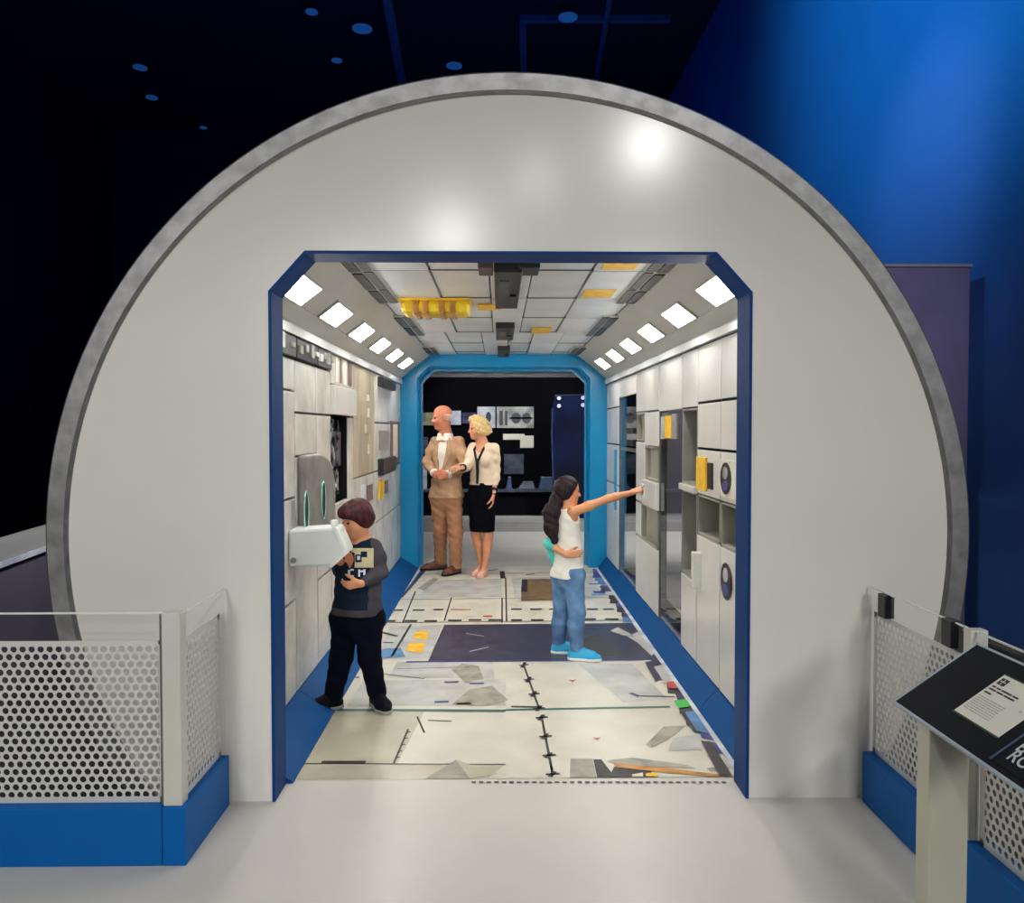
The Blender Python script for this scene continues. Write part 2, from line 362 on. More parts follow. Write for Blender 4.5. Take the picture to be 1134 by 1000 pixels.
# ---- ceiling panels
ceilrows = [Y0] + [.86 + .87 * i for i in range(6)] + [T1]
gp = .022
pc = 0
for r in range(len(ceilrows) - 1):
    ya, yb = ceilrows[r] + gp / 2, ceilrows[r + 1] - gp / 2
    xs = [-XC, -.40, -.10, .12, .42, XC] if r < 4 else [-XC, -.5, -.2, .03, .24, .5, XC]
    t = thing('ceiling_tile', 'row of pale grey ceiling tiles, %s row from the entrance' % ORD[r], 'ceiling panel', (0, (ya + yb) / 2, ZC), 'rows of ceiling tiles')
    if r: box('joint_strip', (-XC, ya - gp, ZC + .003), (XC, ya - .001, ZC + .026), M['seam'], t)
    for i in range(len(xs) - 1):
        box('tile', (xs[i] + .004, ya, ZC + (.006 if i % 2 else 0)), (xs[i + 1] - .004, yb, ZC + .028), M['ceil_panel'], t, .004)
def ceil_box(name, label, cat, pxa, pxb, drop, m, group=None, z=ZC):
    a, b = onZ(*pxa, z), onZ(*pxb, z)
    t = thing(name, label, cat, ((a.x + b.x) / 2, (a.y + b.y) / 2, z), group)
    box('case', (a.x, a.y, z - drop), (b.x, b.y, z + .012), m, t, .006)
    return t, a, b
for (pa, pb, lab) in (((547, 291), (573, 334), 'dark box on the tunnel ceiling nearest the entrance'), ((549, 357), (568, 371), 'dark box on the tunnel ceiling, middle of three in a line'), ((551, 383), (564, 391), 'small dark box on the tunnel ceiling next to the blue frame')):
    t, a, b = ceil_box('ceiling_device', lab, 'device', pa, pb, .045, M['darkdev'], 'dark boxes along the middle of the ceiling')
    xm = (a.x + b.x) / 2; w = abs(b.x - a.x); ym = (a.y + b.y) / 2; dd = abs(b.y - a.y)
    box('vent_grille', (xm - w * .3, ym - dd * .32, ZC - .052), (xm + w * .05, ym + dd * .1, ZC - .04), M['greydev'], t)
    box('lens', (xm + w * .12, ym + dd * .05, ZC - .055), (xm + w * .36, ym + dd * .28, ZC - .04), M['black'], t)
ceil_box('maroon_box', 'dark maroon box left of the first dark ceiling box', 'box', (529, 289.5), (546, 299), .03, M['darkred'])
ceil_box('charcoal_box', 'charcoal box right of the first dark ceiling box', 'box', (574, 289.5), (596, 299), .03, M['darkdev'])
for pa, pb, lab in (((670, 290), (702, 298), 'yellow ceiling label nearest the entrance at right'), ((649, 320.5), (676, 329), 'yellow ceiling label, second from the entrance at right'), ((529, 337), (554, 343), 'orange yellow ceiling label beside the yellow bag'), ((590, 363), (608, 369), 'faint yellow ceiling label farthest from the entrance')):
    a, b = onZ(*pa, ZC), onZ(*pb, ZC)
    tag(box('ceiling_label', (a.x, a.y, ZC - .004), (b.x, b.y, ZC + .002), M['yellow']), lab, 'label', 'yellow labels on the tunnel ceiling')
# long yellow bag under the ceiling
a, b = onZ(446, 343, ZC - .05), onZ(520, 343, ZC - .05)
yb_ = thing('ceiling_bag', 'long yellow soft bag strapped under the tunnel ceiling', 'bag', ((a.x + b.x) / 2, a.y, ZC))
MB().box((a.x, a.y - .12, ZC - .085), (b.x, a.y + .14, ZC + .002)).build('body', M['yellowbag'], yb_, .03)
MB().box((a.x - .01, a.y - .15, ZC - .012), (b.x + .01, a.y + .17, ZC + .001)).build('backing', M['yellow'], yb_)
for q in (.22, .36, .6, .76):
    x = a.x + (b.x - a.x) * q
    MB().box((x - .02, a.y - .126, ZC - .093), (x + .02, a.y + .146, ZC)).build('strap', M['orange'], yb_, .01)
# dark double vents where ceiling meets cove
for s, nm in ((-1, 'left'), (1, 'right')):
    for i, (ya, yb) in enumerate(((.3, 1.85), (2.45, 3.62), (4.6, 5.35))):
        t = thing('air_vent', 'dark double air vent along the tunnel ceiling, %s side, %s from the entrance' % (nm, ORD[i]), 'vent', (s * .76, (ya + yb) / 2, ZC), 'dark vents along the tunnel ceiling')
        box('backing', (s * .675, ya, ZC - .008), (s * .80, yb, ZC + .001), M['cove'], t)
        nseg = 3 if i == 0 else 2
        for k in range(nseg):
            y0 = ya + (yb - ya) * k / nseg + .02; y1 = ya + (yb - ya) * (k + 1) / nseg - .02
            box('slot', (s * .682, y0, ZC - .014), (s * .727, y1, ZC - .007), M['greydev'], t)
            box('slot', (s * .742, y0 + .05, ZC - .014), (s * .795, y1 + .03 if k < nseg - 1 else y1, ZC - .007), M['darkdev'] if k == 1 else M['greydev'], t)

# ------------------------------------------------------------------ far blue frame
fr = thing('end_frame', 'sky blue octagonal frame at the far end of the tunnel', 'frame', (0, T1, 0))
def inner(off, y):
    w2, h2, c2 = .918 - off, 2.165 - off, .13
    return [(-w2, y, 0), (-w2, y, h2 - c2), (-w2 + c2, y, h2), (w2 - c2, y, h2), (w2, y, h2 - c2), (w2, y, 0)]
def endpath(off, y): return octo(HW + .02, 2.355, .27)(0, y) if off == 0 else inner(off - 1, y)
sweep([(0, T1), (.985, T1), (1.0, T1 + .02), (1.0, T1 + .2), (0, T1 + .2)], endpath, 'frame_body', M['cyan'], fr)
sweep([(1.001, T1 + .201), (1.03, T1 + .201), (1.03, T1 + .215), (1.001, T1 + .215)], endpath, 'rear_lip', M['cyan'], fr)
g = P(560, 417.5, 9.3)
tag(box('lintel_board', (-1.0, 6.02, g.z), (1.0, 6.10, g.z + .16), M['plinth']), 'grey board hanging just behind the far blue frame', 'board')

# ------------------------------------------------------------------ right wall: storage racks
XR = HW
def yR(x): return onX(x, 500, XR).y
def zR(x, y): return onX(x, y, XR).z
colsR = [Y0, yR(797.8), yR(772), yR(754.7), yR(729.5), yR(704.3), yR(685), T1 - .0]
ztop = 1.985; zk = .122; DEP = .26
def rpanel(t, ya, yb, za, zb, m=None, name='door_panel', out=0.0):
    return box(name, (XR - out, ya + .009, za + .007), (XR + .03, yb - .009, zb - .007), m or M['panel'], t, .004)
def recess(t, ya, yb, za, zb, m=None, dep=DEP):
    m = m or M['olive']; mb = MB(); x0, x1 = XR + .004, XR + dep; w = .012
    mb.box((x1 - w, ya, za), (x1, yb, zb)).box((x0, ya, za), (x1, ya + w, zb)).box((x0, yb - w, za), (x1, yb, zb)).box((x0, ya, za), (x1, yb, za + w)).box((x0, ya, zb - w), (x1, yb, zb))
    return mb.build('open_locker', m, t)
def rack(i, label):
    return thing('storage_rack', label, 'rack', (XR + .1, (colsR[i] + colsR[i + 1]) / 2, 0), 'racks along the right tunnel wall')
def rframe(t, i, skip_back=True):
    ya, yb = colsR[i], colsR[i + 1]
    mb = MB(); dp = .3 if i < 3 else .06
    mb.box((XR + .006, ya + .0005, zk), (XR + dp, ya + .009, ztop + .05)).box((XR + .006, yb - .009, zk), (XR + dp, yb - .0005, ztop + .05))
    mb.box((XR + .006, ya + .009, ztop), (XR + dp, yb - .009, ztop + .05)).box((XR + .022, ya + .009, 0), (XR + dp, yb - .009, zk + .004))
    mb.build('carcass', M['seam'], t)
z1, z2, z3, z4 = 1.655, 1.392, 1.125, .895
# A
t = rack(0, 'white rack nearest the entrance on the right, with two oval photo stickers'); ya, yb = colsR[0], colsR[1]; rframe(t, 0)
rpanel(t, ya, yb, z1, ztop); rpanel(t, ya, yb, z2, z1); rpanel(t, ya, yb, z3, z2, name='drawer_front'); recess(t, ya + .01, yb - .01, z4, z3); rpanel(t, ya, yb, zk, z4)
def sticker(t, x0, x1, y0, y1, card=True):
    pa, pb = onX(x1, y0, XR), onX(x0, y1, XR)
    c = (pa + pb) / 2
    if card: box('sticker_card', (XR - .004, onX(x1 + 6, y0, XR).y, pa.z + .015), (XR, onX(x0 - .6, y0, XR).y, pb.z - .015), M['cream'], t)
    mb = MB().use(M['darkdev']); hy, hz = abs(pb.y - pa.y) / 2, abs(pa.z - pb.z) / 2
    mb.prism([(XR - .005, c.y + hy * math.cos(a), c.z + hz * math.sin(a)) for a in [2 * PI * k / 20 for k in range(20)]], (-.003, 0, 0))
    mb.use(M['board']).prism([(XR - .008, c.y + hy * .45 * math.cos(a), c.z + hz * .35 + hz * .4 * math.sin(a)) for a in [2 * PI * k / 14 for k in range(14)]], (-.002, 0, 0))
    mb.use(M['violet']).prism([(XR - .008, c.y + hy * .6 * math.cos(a), c.z - hz * .45 + hz * .32 * math.sin(a)) for a in [2 * PI * k / 14 for k in range(14)]], (-.002, 0, 0))
    mb.build('photo_sticker', None, t)
sticker(t, 799, 811, 513, 546); sticker(t, 799.5, 811.5, 627, 660, False)
# B
t = rack(1, 'white rack second from the entrance on the right, with a yellow label'); ya, yb = colsR[1], colsR[2]; rframe(t, 1)
rpanel(t, ya, yb, z1, ztop); rpanel(t, ya, yb, z2, z1); rpanel(t, ya, yb, z3, z2, name='drawer_front'); recess(t, ya + .01, yb - .01, z4, z3); rpanel(t, ya, yb, zk, z4)
pa, pb = onX(783.5, 507, XR), onX(773, 541, XR); box('yellow_label', (XR - .012, pa.y, pb.z), (XR + .002, pb.y, pa.z), M['yellow'], t)
pa, pb = onX(790, 513, XR), onX(784.5, 541, XR); box('dark_label', (XR - .008, pa.y, pb.z), (XR + .002, pb.y, pa.z), M['darkdev'], t)
pa, pb = onX(776.5, 612, XR), onX(773.5, 650, XR)
box('pull_handle', (XR - .045, pa.y, pb.z), (XR + .002, pb.y, pa.z), M['panel'], t, .006)
# C
t = rack(2, 'grey right rack with two tall open bays and a white ledge'); ya, yb = colsR[2], colsR[3]; rframe(t, 2)
rpanel(t, ya, yb, 1.63, ztop); recess(t, ya + .01, yb - .01, 1.165, 1.63, M['midgrey']); box('ledge', (XR - .02, ya + .01, 1.125), (XR + .25, yb - .01, 1.163), M['panel'], t, .004)
recess(t, ya + .01, yb - .01, .60, 1.123, M['midgrey']); rpanel(t, ya, yb, zk, .60)
# D  window
t = rack(3, 'rack with a tall see-through window and a small yellow tag, fourth on the right'); ya, yb = colsR[3], colsR[4]; rframe(t, 3)
rpanel(t, ya, yb, 1.625, ztop); box('window_pane', (XR + .012, ya + .01, zk + .006), (XR + .02, yb - .01, 1.62), M['windowglass'], t)
pa, pb = onX(742.5, 460, XR), onX(735, 485, XR); box('yellow_tag', (XR + .004, pa.y, pb.z), (XR + .011, pb.y, pa.z), M['yellow'], t)
pa, pb = onX(735, 461, XR), onX(731, 486, XR); box('grey_tag', (XR + .004, pa.y, pb.z), (XR + .011, pb.y, pa.z), M['board'], t)
pa, pb = onX(748, 458, XR), onX(743, 486, XR); box('grey_tag', (XR + .004, pa.y, pb.z), (XR + .011, pb.y, pa.z), M['midgrey'], t)
# E
t = rack(4, 'white rack with small open hatches where the girl points'); ya, yb = colsR[4], colsR[5]; rframe(t, 4)
rpanel(t, ya, yb, 1.64, ztop)
ym = yR(714)
def zE(y, x=716): return zR(x, y)
m1 = yR(713.5); m2 = yR(725.5)
rpanel(t, m1, yb, zE(457), 1.64); recess(t, m1 + .02, yb - .01, zE(489), zE(457), None, .056); rpanel(t, m1, yb, zE(560), zE(489))
rpanel(t, ya, m1, zE(494), 1.64); recess(t, ya + .04, m1 - .03, zE(530), zE(494), None, .056); rpanel(t, ya, m1, zE(560), zE(530), name='hatch_door', out=.02)
recess(t, ya + .05, yb - .25, zE(600), zE(560), None, .056); rpanel(t, yb - .25, yb, zE(600), zE(560)); rpanel(t, ya, yb, zk, zE(600))
box('latch', (XR - .03, m1 - .1, zE(553)), (XR + .002, m1 + .02, zE(536)), M['panel'], t, .006)
# F dark window
t = rack(5, 'rack with a tall dark window next to the far white rack on the right'); ya, yb = colsR[5], colsR[6]; rframe(t, 5)
rpanel(t, ya, yb, 1.80, ztop); box('window_pane', (XR + .012, ya + .01, zk + .006), (XR + .02, yb - .01, 1.795), M['windowglass'], t)
box('screen', (XR + .024, ya + .3, 1.35), (XR + .05, yb - .12, 1.62), M['greydev'], t); box('shelf', (XR + .024, ya + .01, 1.3), (XR + .058, yb - .01, 1.33), M['midgrey'], t)
# G
t = rack(6, 'narrow white rack on the right beside the blue end frame'); ya, yb = colsR[6], colsR[7]; rframe(t, 6)
for za, zb in ((1.72, ztop), (1.35, 1.72), (.95, 1.35), (zk, .95)): rpanel(t, ya, yb, za, zb)
box('grab_bar', (XR - .02, ya + .12, .7), (XR + .002, ya + .16, 1.3), M['cyan'], t, .006)
# right kick strip of white trim on the floor
tag(box('floor_strip', (.985, Y0, 0), (1.012, T1 - .002, .006), M['boardw']), 'thin white strip along the foot of the right blue kick board', 'strip')

# ------------------------------------------------------------------ left wall: equipment racks
XL = -HW
def yL(x): return onX(x, 500, XL).y
def pl(x, y): return onX(x, y, XL)
colsL = [Y0, yL(327), yL(351), yL(366.5), yL(391.5), yL(415), T1]
namesL = ['white equipment rack nearest the entrance on the left', 'white equipment rack with a grey glovebox, second on the left', 'narrow white equipment rack right of the grey glovebox',
          'equipment rack with brown stripes above a dark open bay behind the boy', 'tall beige equipment panel on the left wall', 'pale left rack with dark boxes and yellow tag beside the blue frame']
RL = []
for i in range(6):
    t = thing('equipment_rack', namesL[i], 'rack', (XL - .1, (colsL[i] + colsL[i + 1]) / 2, 0), 'racks along the left tunnel wall'); RL.append(t)
    ya, yb = colsL[i], colsL[i + 1]
    box('carcass', (XL - .26, ya + .001, 0), (XL - .03 if i != 3 else XL - .1, yb - .001, 2.03), M['seam'], t)
def lpanel(i, ya, yb, za, zb, m=None, name='panel', out=0.0):
    return box(name, (XL - .03, ya + .010, za + .006), (XL + out, yb - .010, zb - .006), m or M['mural'], RL[i], .004)
def lrect(i, pa, pb, m, name, out=.01, back=.0, bevel=0):
    a, b = pl(*pa), pl(*pb)
    return box(name, (XL - back, a.y, b.z), (XL + out, b.y, a.z), m, RL[i], bevel)
zs = 1.868
for i, rows in enumerate(([zk, .62, 1.15, 1.70, zs], [zk, .80, 1.36, 1.59, zs], [zk, .62, 1.1, 1.59, zs])):
    for za, zb in zip(rows[:-1], rows[1:]): lpanel(i, colsL[i], colsL[i + 1], za, zb)
    c = lpanel(i, colsL[i], colsL[i + 1], zs, ztop, M['greydev'] if i != 1 else M['darkdev'], 'control_strip', .012); c['label'] = 'dark strip of controls'
    for k in range(4):
        yy = colsL[i] + (colsL[i + 1] - colsL[i]) * (k + .5) / 4
        box('switch_block', (XL + .01, yy - .03, zs + .03 + .02 * (k % 2)), (XL + .026, yy + .03, zs + .075 + .015 * (k % 3)), M['midgrey'] if (k + i) % 2 else M['board'], RL[i], .003)
# rack 3: stripes, white box, dark bay
ya, yb = colsL[3], colsL[4]
zz = [pl(367, 425).z, pl(367, 460).z, pl(367, 560).z]
lpanel(3, ya, yb, zz[0], ztop)
for x0, x1, m in ((371, 373, 'cream'), (376, 378.5, 'brownstripe'), (381, 382.5, 'cream'), (385, 389, 'brownstripe')):
    a, b = pl(x0, 400), pl(x1, 425); box('stripe', (XL - .001, a.y, zz[0] + .02), (XL + .006, b.y, ztop - .01), M[m], RL[3])
lpanel(3, ya, yb, zz[1], zz[0], M['panel'], 'white_box', .03)
yv = yL(385)
lpanel(3, yv, yb, zk, zz[1])
lpanel(3, ya, yv, zk, zz[2])
mb = MB(); w = .01
mb.box((XL - .10, ya + .005, zz[2]), (XL - .08, yv, zz[1])).box((XL - .08, ya + .005, zz[2]), (XL - .005, ya + .015, zz[1])).box((XL - .08, yv - .01, zz[2]), (XL - .005, yv, zz[1]))
b_ = mb.build('open_bay', M['black'], RL[3]); b_['label'] = 'dark open bay full of cables'
for k in range(7):
    yy = ya + .06 + (yv - ya - .12) * random.random(); zz0 = zz[2] + .05; zz1 = zz[1] - .03
    pts = [(XL - .045 + .02 * math.sin(q * 1.7 + k), yy + .04 * math.sin(q * 2.1 + k * 2), zz0 + (zz1 - zz0) * q / 8) for q in range(9)]
    MB().tube(pts, .014 + .008 * (k % 2), 8).build('cable_bundle', M['darkdev'] if k % 3 else M['board'], RL[3], smooth=True)
box('instrument', (XL - .075, ya + .06, zz[1] - .34), (XL - .03, yv - .08, zz[1] - .1), M['navy'], RL[3], .01)
box('instrument', (XL - .075, ya + .1, zz[2] + .06), (XL - .035, yv - .14, zz[2] + .2), M['midgrey'], RL[3], .01)
# rack 4: beige
lpanel(4, colsL[4], colsL[5], 1.14, ztop, M['beige'], 'beige_panel'); lpanel(4, colsL[4], colsL[5], zk, 1.14)
for x0, y0, x1, y1 in ((406, 437, 408, 444), (406.5, 452, 408.5, 462), (404, 470, 405.5, 480), (407, 492, 408.5, 503)): lrect(4, (x0, y0), (x1, y1), M['cream'], 'pale_mark', .006)
lrect(4, (400, 538), (404, 556), M['boardw'], 'label_card', .008); lrect(4, (406, 538), (412, 553), M['brownstripe'], 'label_card', .008)
# rack 5
ya, yb = colsL[5], colsL[6]
zq = pl(430, 469).z
for za, zb in ((zk, .7), (.7, 1.14), (1.14, zq), (zq, ztop)): lpanel(5, ya, yb, za, zb)
lrect(5, (418, 417), (433, 433), M['darkdev'], 'dark_module', .05, 0, .008)
lrect(5, (418.5, 508), (433, 521), M['darkdev'], 'dark_module', .05, 0, .008)
lrect(5, (419.5, 477), (429.5, 497), M['midgrey'], 'screen', .008)
lrect(5, (432, 466), (441.5, 512), M['brownstripe'], 'picture_frame', .012); lrect(5, (434, 470), (439, 506), M['cream'], 'picture', .016)
lrect(5, (419, 533), (424, 551), M['yellow'], 'yellow_tag', .01); lrect(5, (426, 533), (429, 545), M['brownstripe'], 'brown_tag', .01)

# grey glovebox on rack 1
gb = thing('glovebox', 'grey round-topped glovebox with two dark arm ports on the left wall', 'glovebox', (XL, (yL(328) + yL(362)) / 2, pl(345, 590).z))
ga, gbb = pl(329, 504), pl(361, 590); yc0, yc1 = ga.y, gbb.y; zb_, zt_ = pl(345, 588).z, pl(331, 504).z
out = [(yc0, zb_), (yc1, zb_)]
for k in range(13):
    a = PI / 2 * k / 12; out.append((yc1 - (yc1 - yc0) * .62 * (1 - math.cos(a)), zt_ - .22 + .22 * math.sin(a)))
out.append((yc0, zt_))
MB().prism([(XL + .001, y, z) for y, z in out], (.06, 0, 0)).build('shell', M['glove'], gb, .015)
for (x, y) in ((338.5, 567), (357.5, 554)):
    c = onX(x, y, XL + .062); hy = .045 if x < 350 else .05; hz = .105
    el = [(c.y + hy * math.cos(a), c.z + hz * math.sin(a)) for a in [2 * PI * k / 28 for k in range(28)]]
    MB().prism([(XL + .0615, y, z) for y, z in el], (.006, 0, 0)).build('arm_port', M['black'], gb)
    MB().tube([(XL + .066, y, z) for y, z in el + el[:1]], .0045, 8, False).build('port_ring', M['teal_edge'], gb, smooth=True)
# white console in front of the boy
cn = thing('console', 'white angled console fixed to the left wall in front of the boy', 'console', (XL + .12, .84, .8))
ca, cb = P(319, 586, 4.12), P(384, 583, 4.08)
xa, xb = XL + .001, cb.x; zl = P(360, 627, 4.08).z; zh = P(360, 584, 4.08).z
yf, yk = cb.y, cb.y + .17
def onF(x, y): q = onPlane(x, y, Vector((0, yf, 0)), Vector((0, 1, 0))); return Vector((max(q.x, XL + .001), yf, q.z))
fr_ = [onF(300, 587), onF(373.5, 584), onF(385.5, 612), onF(368, 627.5), onF(300, 628)]
MB().prism(fr_, (0, .17, 0)).build('housing', M['consolewhite'], cn, .014)
e0, e1, e2 = fr_[1], fr_[2], fr_[3]
MB().prism([e0 + Vector((-.006, -.008, .003)), e1 + Vector((.003, -.008, 0)), e2 + Vector((0, -.008, -.003)), e2 + Vector((-.02, -.008, 0)), e1 + Vector((-.022, -.008, 0)), e0 + Vector((-.026, -.008, .003))], (0, .006, 0)).build('edge_lip', M['consolewhite'], cn, .002)
xb, zh = fr_[1].x, fr_[1].z
box('top_knob', (xb - .045, yf + .05, zh - .004), (xb - .012, yf + .09, zh + .03), M['consolewhite'], cn, .008)
c = onPlane(324, 621, Vector((0, yf - .02, 0)), Vector((0, 1, 0)))
MB().tube([(c.x, yf - .012, c.z), (c.x, yf + .01, c.z)], .014, 14).build('button', M['midgrey'], cn)

# ------------------------------------------------------------------ printed tunnel floor
fl = MB(); K = [0]
fl.use(M['fp']); fl.box((-HW - .005, .195, -.02), (HW + .005, T1 + .12, 0)); 
LV = .0012
def fpoly(m, *px, lvl=1):
    fl.use(M[m]); pts = [onZ(x, y) for x, y in px]
    fl.poly([(max(-.93, min(.985, p.x)), max(.197, p.y), LV * lvl) for p in pts])
def fline(m, a, b, w=.012, lvl=2):
    fl.use(M[m]); a, b = onZ(*a), onZ(*b); d = (b - a).normalized(); s = Vector((-d.y, d.x, 0)) * w / 2
    fl.poly([(p.x, p.y, LV * lvl) for p in (a - s, b - s, b + s, a + s)])
def fseam(a, b, n=4, w=.012):
    fline('line', a, b, w)
    for k in range(n + 1):
        q = k / n; x = a[0] + (b[0] - a[0]) * q; y = a[1] + (b[1] - a[1]) * q; h = (y - 475) * .02
        fline('line', (x - h, y + .5), (x + h * 1.05, y - .5), w * 1.6, 3)
        fline('line', (x - h * .4, y + 3), (x + h * .3, y - 3), w * 1.8, 3)
# foremost tiles
fpoly('fp2', (310, 868), (360, 788), (470, 788), (440, 846), (320, 846))
fpoly('fp2', (305, 872), (322, 848), (700, 848), (700, 872))
fpoly('fp', (540, 870), (560, 847), (830, 847), (850, 870), lvl=2)
fpoly('smudge', (470, 868.2), (505, 842), (520, 866), lvl=3); fpoly('fp2', (505, 842), (552, 858), (520, 866), lvl=3)
fline('line', (356, 844.5), (405, 844.5), .03); fline('line', (326, 846), (560, 847), .008)
fline('line', (436, 846), (452, 808), .01); 
for k in range(5): fline('line', (438.5 + k * 3, 840 - k * 7), (442.5 + k * 3, 839 - k * 7), .012, 3)
fseam((612, 858), (600, 795), 3); fseam((597, 785), (580, 737), 3)
for k in range(34): fline('line', (522 + k * 8.4, 867), (527 + k * 8.4, 867), .014, 3)
fline('green', (366, 786.5), (560, 787.5), .036); fline('green', (560, 786.5), (742, 783), .026)
fline('line', (566, 783), (600, 783.5), .02, 3)
fline('line', (462, 794), (470, 812), .01); fline('line', (474, 798), (500, 799), .01)
fpoly('fp3', (384, 782), (402, 754), (560, 752), (560, 782)); fpoly('fp3', (430, 750), (440, 733), (545, 733), (548, 752))
fpoly('smudge', (516, 757), (500, 742), (512, 735), (530, 738), (536, 752), lvl=2); fpoly('smudge', (500, 781), (520, 764), (545, 760), (563, 776), (540, 782), lvl=3)
for x, y in ((500, 756), (528, 757.5), (489, 778), (514, 780), (390, 751)): fline('violet', (x - 8, y), (x + 8, y - .4), .028, 3)
fline('line', (410, 745), (470, 752), .01); fline('line', (440, 741), (520, 739), .008)
fpoly('fp3', (640, 735), (700, 735), (740, 775), (690, 778), lvl=1)
for x, y in ((634, 753), (661, 817)): fpoly('red', (x - 5, y), (x, y + 3), (x + 5, y), (x, y + 1), lvl=3)
fline('line', (703, 771), (747, 772), .018); fline('violet', (698, 768), (708, 772), .03, 3)
fpoly('smudge', (715, 825), (735, 805), (760, 804), (738, 820), (722, 828), lvl=2); fpoly('fp3', (745, 818), (780, 812), (790, 830), (740, 832), lvl=2)
fpoly('smudge', (632, 866), (632, 841), (656, 841), (662, 866), lvl=3)
fpoly('line', (663, 868), (657, 842), (666, 842), (683, 867.5), lvl=4); fpoly('smudge', (672, 843), (700, 840), (760, 848), (770, 852), (684, 848), lvl=4)
fpoly('line', (676, 866.5), (680, 850), (720, 853), (728, 868), lvl=3)
fpoly('orange', (679, 846), (740, 852), (815, 868), (790, 868), (728, 856), (682, 851), lvl=5); fpoly('cream', (700, 859), (712, 857), (714, 866), (702, 866.5), lvl=5); fpoly('yellow', (715, 858), (726, 857), (731, 864), (717, 864.5), lvl=6)
fline('smudge', (785, 854), (806, 851), .04, 4)
# navy hatch
fpoly('navy', (474, 732), (492, 692), (700, 690), (736, 731)); fline('violet', (450, 733.5), (712, 731), .03, 3)
fline('fp3', (516, 702), (536, 705), .012, 3); fline('fp3', (520, 722), (541, 717), .016, 3)
fpoly('line', (648, 728), (645, 708), (662, 702), (672, 714), (690, 722), (680, 727), lvl=2)
fpoly('fp3', (676, 699), (684, 695), (694, 700), (705, 706), (690, 704), lvl=3); fpoly('fp3', (694, 705), (712, 700), (738, 724), (722, 727), (706, 712), lvl=3)
# left stickers
fpoly('fp3', (418, 731), (432, 694), (490, 692), (476, 730)); fpoly('yellow', (456, 707), (462, 699), (475, 699.5), (473, 709), lvl=3); fpoly('yellow', (449, 721), (454, 712), (471, 712), (468, 724), lvl=3)
fpoly('ltblue', (418, 730), (424, 719), (444, 718), (449, 728), lvl=3); fline('line', (434, 727), (455, 692), .018, 3); fline('line', (421, 700), (440, 705), .03, 3); fline('line', (424, 712), (436, 712), .02, 3)
# rows of dashes
fline('line', (420, 690), (722, 687), .016); fline('line', (437, 664), (700, 662), .012)
for x0, x1, y in ((432, 446, 676), (457, 470, 676), (480, 491, 675.5), (566, 578, 675), (587, 600, 675), (608, 615, 675), (650, 662, 675), (668, 680, 675), (424, 438, 688), (448, 462, 688), (470, 484, 688), (496, 511, 687.5), (519, 533, 687), (541, 557, 687), (566, 578, 687), (588, 602, 687), (645, 660, 686), (670, 685, 686)):
    fline('line', (x0, y), (x1, y), .055, 3)
fline('red', (499, 675.5), (521, 675.5), .03, 3); fline('red', (535, 683), (545, 683), .05, 4)
for a, b in (((446, 690), (460, 655)), ((492, 688), (500, 662)), ((561, 689), (560, 640)), ((556, 690), (556, 662))): fline('line', a, b, .012)
# far tiles
fpoly('fp3', (462, 662), (478, 644), (555, 643), (556, 661)); fpoly('fp3', (566, 640), (655, 638), (668, 662), (570, 662))
fpoly('brown', (577, 666), (578, 642), (617, 641), (618, 665), lvl=3); fpoly('line', (577, 656), (578, 642), (584, 642), (584, 656), lvl=4)
fline('line', (440, 644), (556, 642), .012); fline('line', (470, 636), (680, 634), .012)
fline('line', (556, 633), (557, 641), .05, 3); fline('line', (582, 637), (592, 636), .03, 3); fline('line', (540, 632), (552, 631), .03, 3)
fpoly('navy', (440, 662), (466, 632), (472, 632), (446, 662), lvl=3); fpoly('smudge', (462, 652), (480, 640), (486, 641), (470, 654), lvl=2)
fline('violet', (652, 647), (674, 647), .05, 3); fline('violet', (657, 656), (682, 656), .09, 3); fline('ltblue', (655, 659), (676, 658), .06, 4)
# dark clutter along the right kick board
for q in range(30):
    D = 3.55 + q * .17; x = .985
    nm = random.choice(['navy', 'navy', 'line', 'violet', 'fp3', 'ltblue', 'line'])
    w = .05 + .06 * random.random(); y = D - 3.26; h = .10 + .09 * random.random()
    if D > 5.2 and D < 6.2: continue
    fl.use(M[nm]); fl.poly([(x - w, y, LV * (3 + q % 4)), (x, y - .02, LV * (3 + q % 4)), (x, y + h, LV * (3 + q % 4)), (x - w * .6, y + h + .03, LV * (3 + q % 4))])
fpoly('line', (776, 822), (800, 866), (814, 866), (788, 824), lvl=8); fpoly('ltblue', (758, 790), (772, 812), (786, 814), (770, 790), lvl=8)
fpoly('brightgreen', (746, 778), (760, 776), (768, 784), (752, 786), lvl=8); fpoly('line', (752, 788), (758, 786), (776, 812), (768, 812), lvl=7); fpoly('red', (738, 757), (746, 756), (750, 764), (741, 764), lvl=8); fpoly('navy', (714, 735), (724, 733), (734, 752), (726, 756), lvl=8); fpoly('fp3', (724, 740), (734, 738), (742, 752), (733, 754), lvl=9)
fo_ = fl.build('floor_tunnel'); struct(fo_)

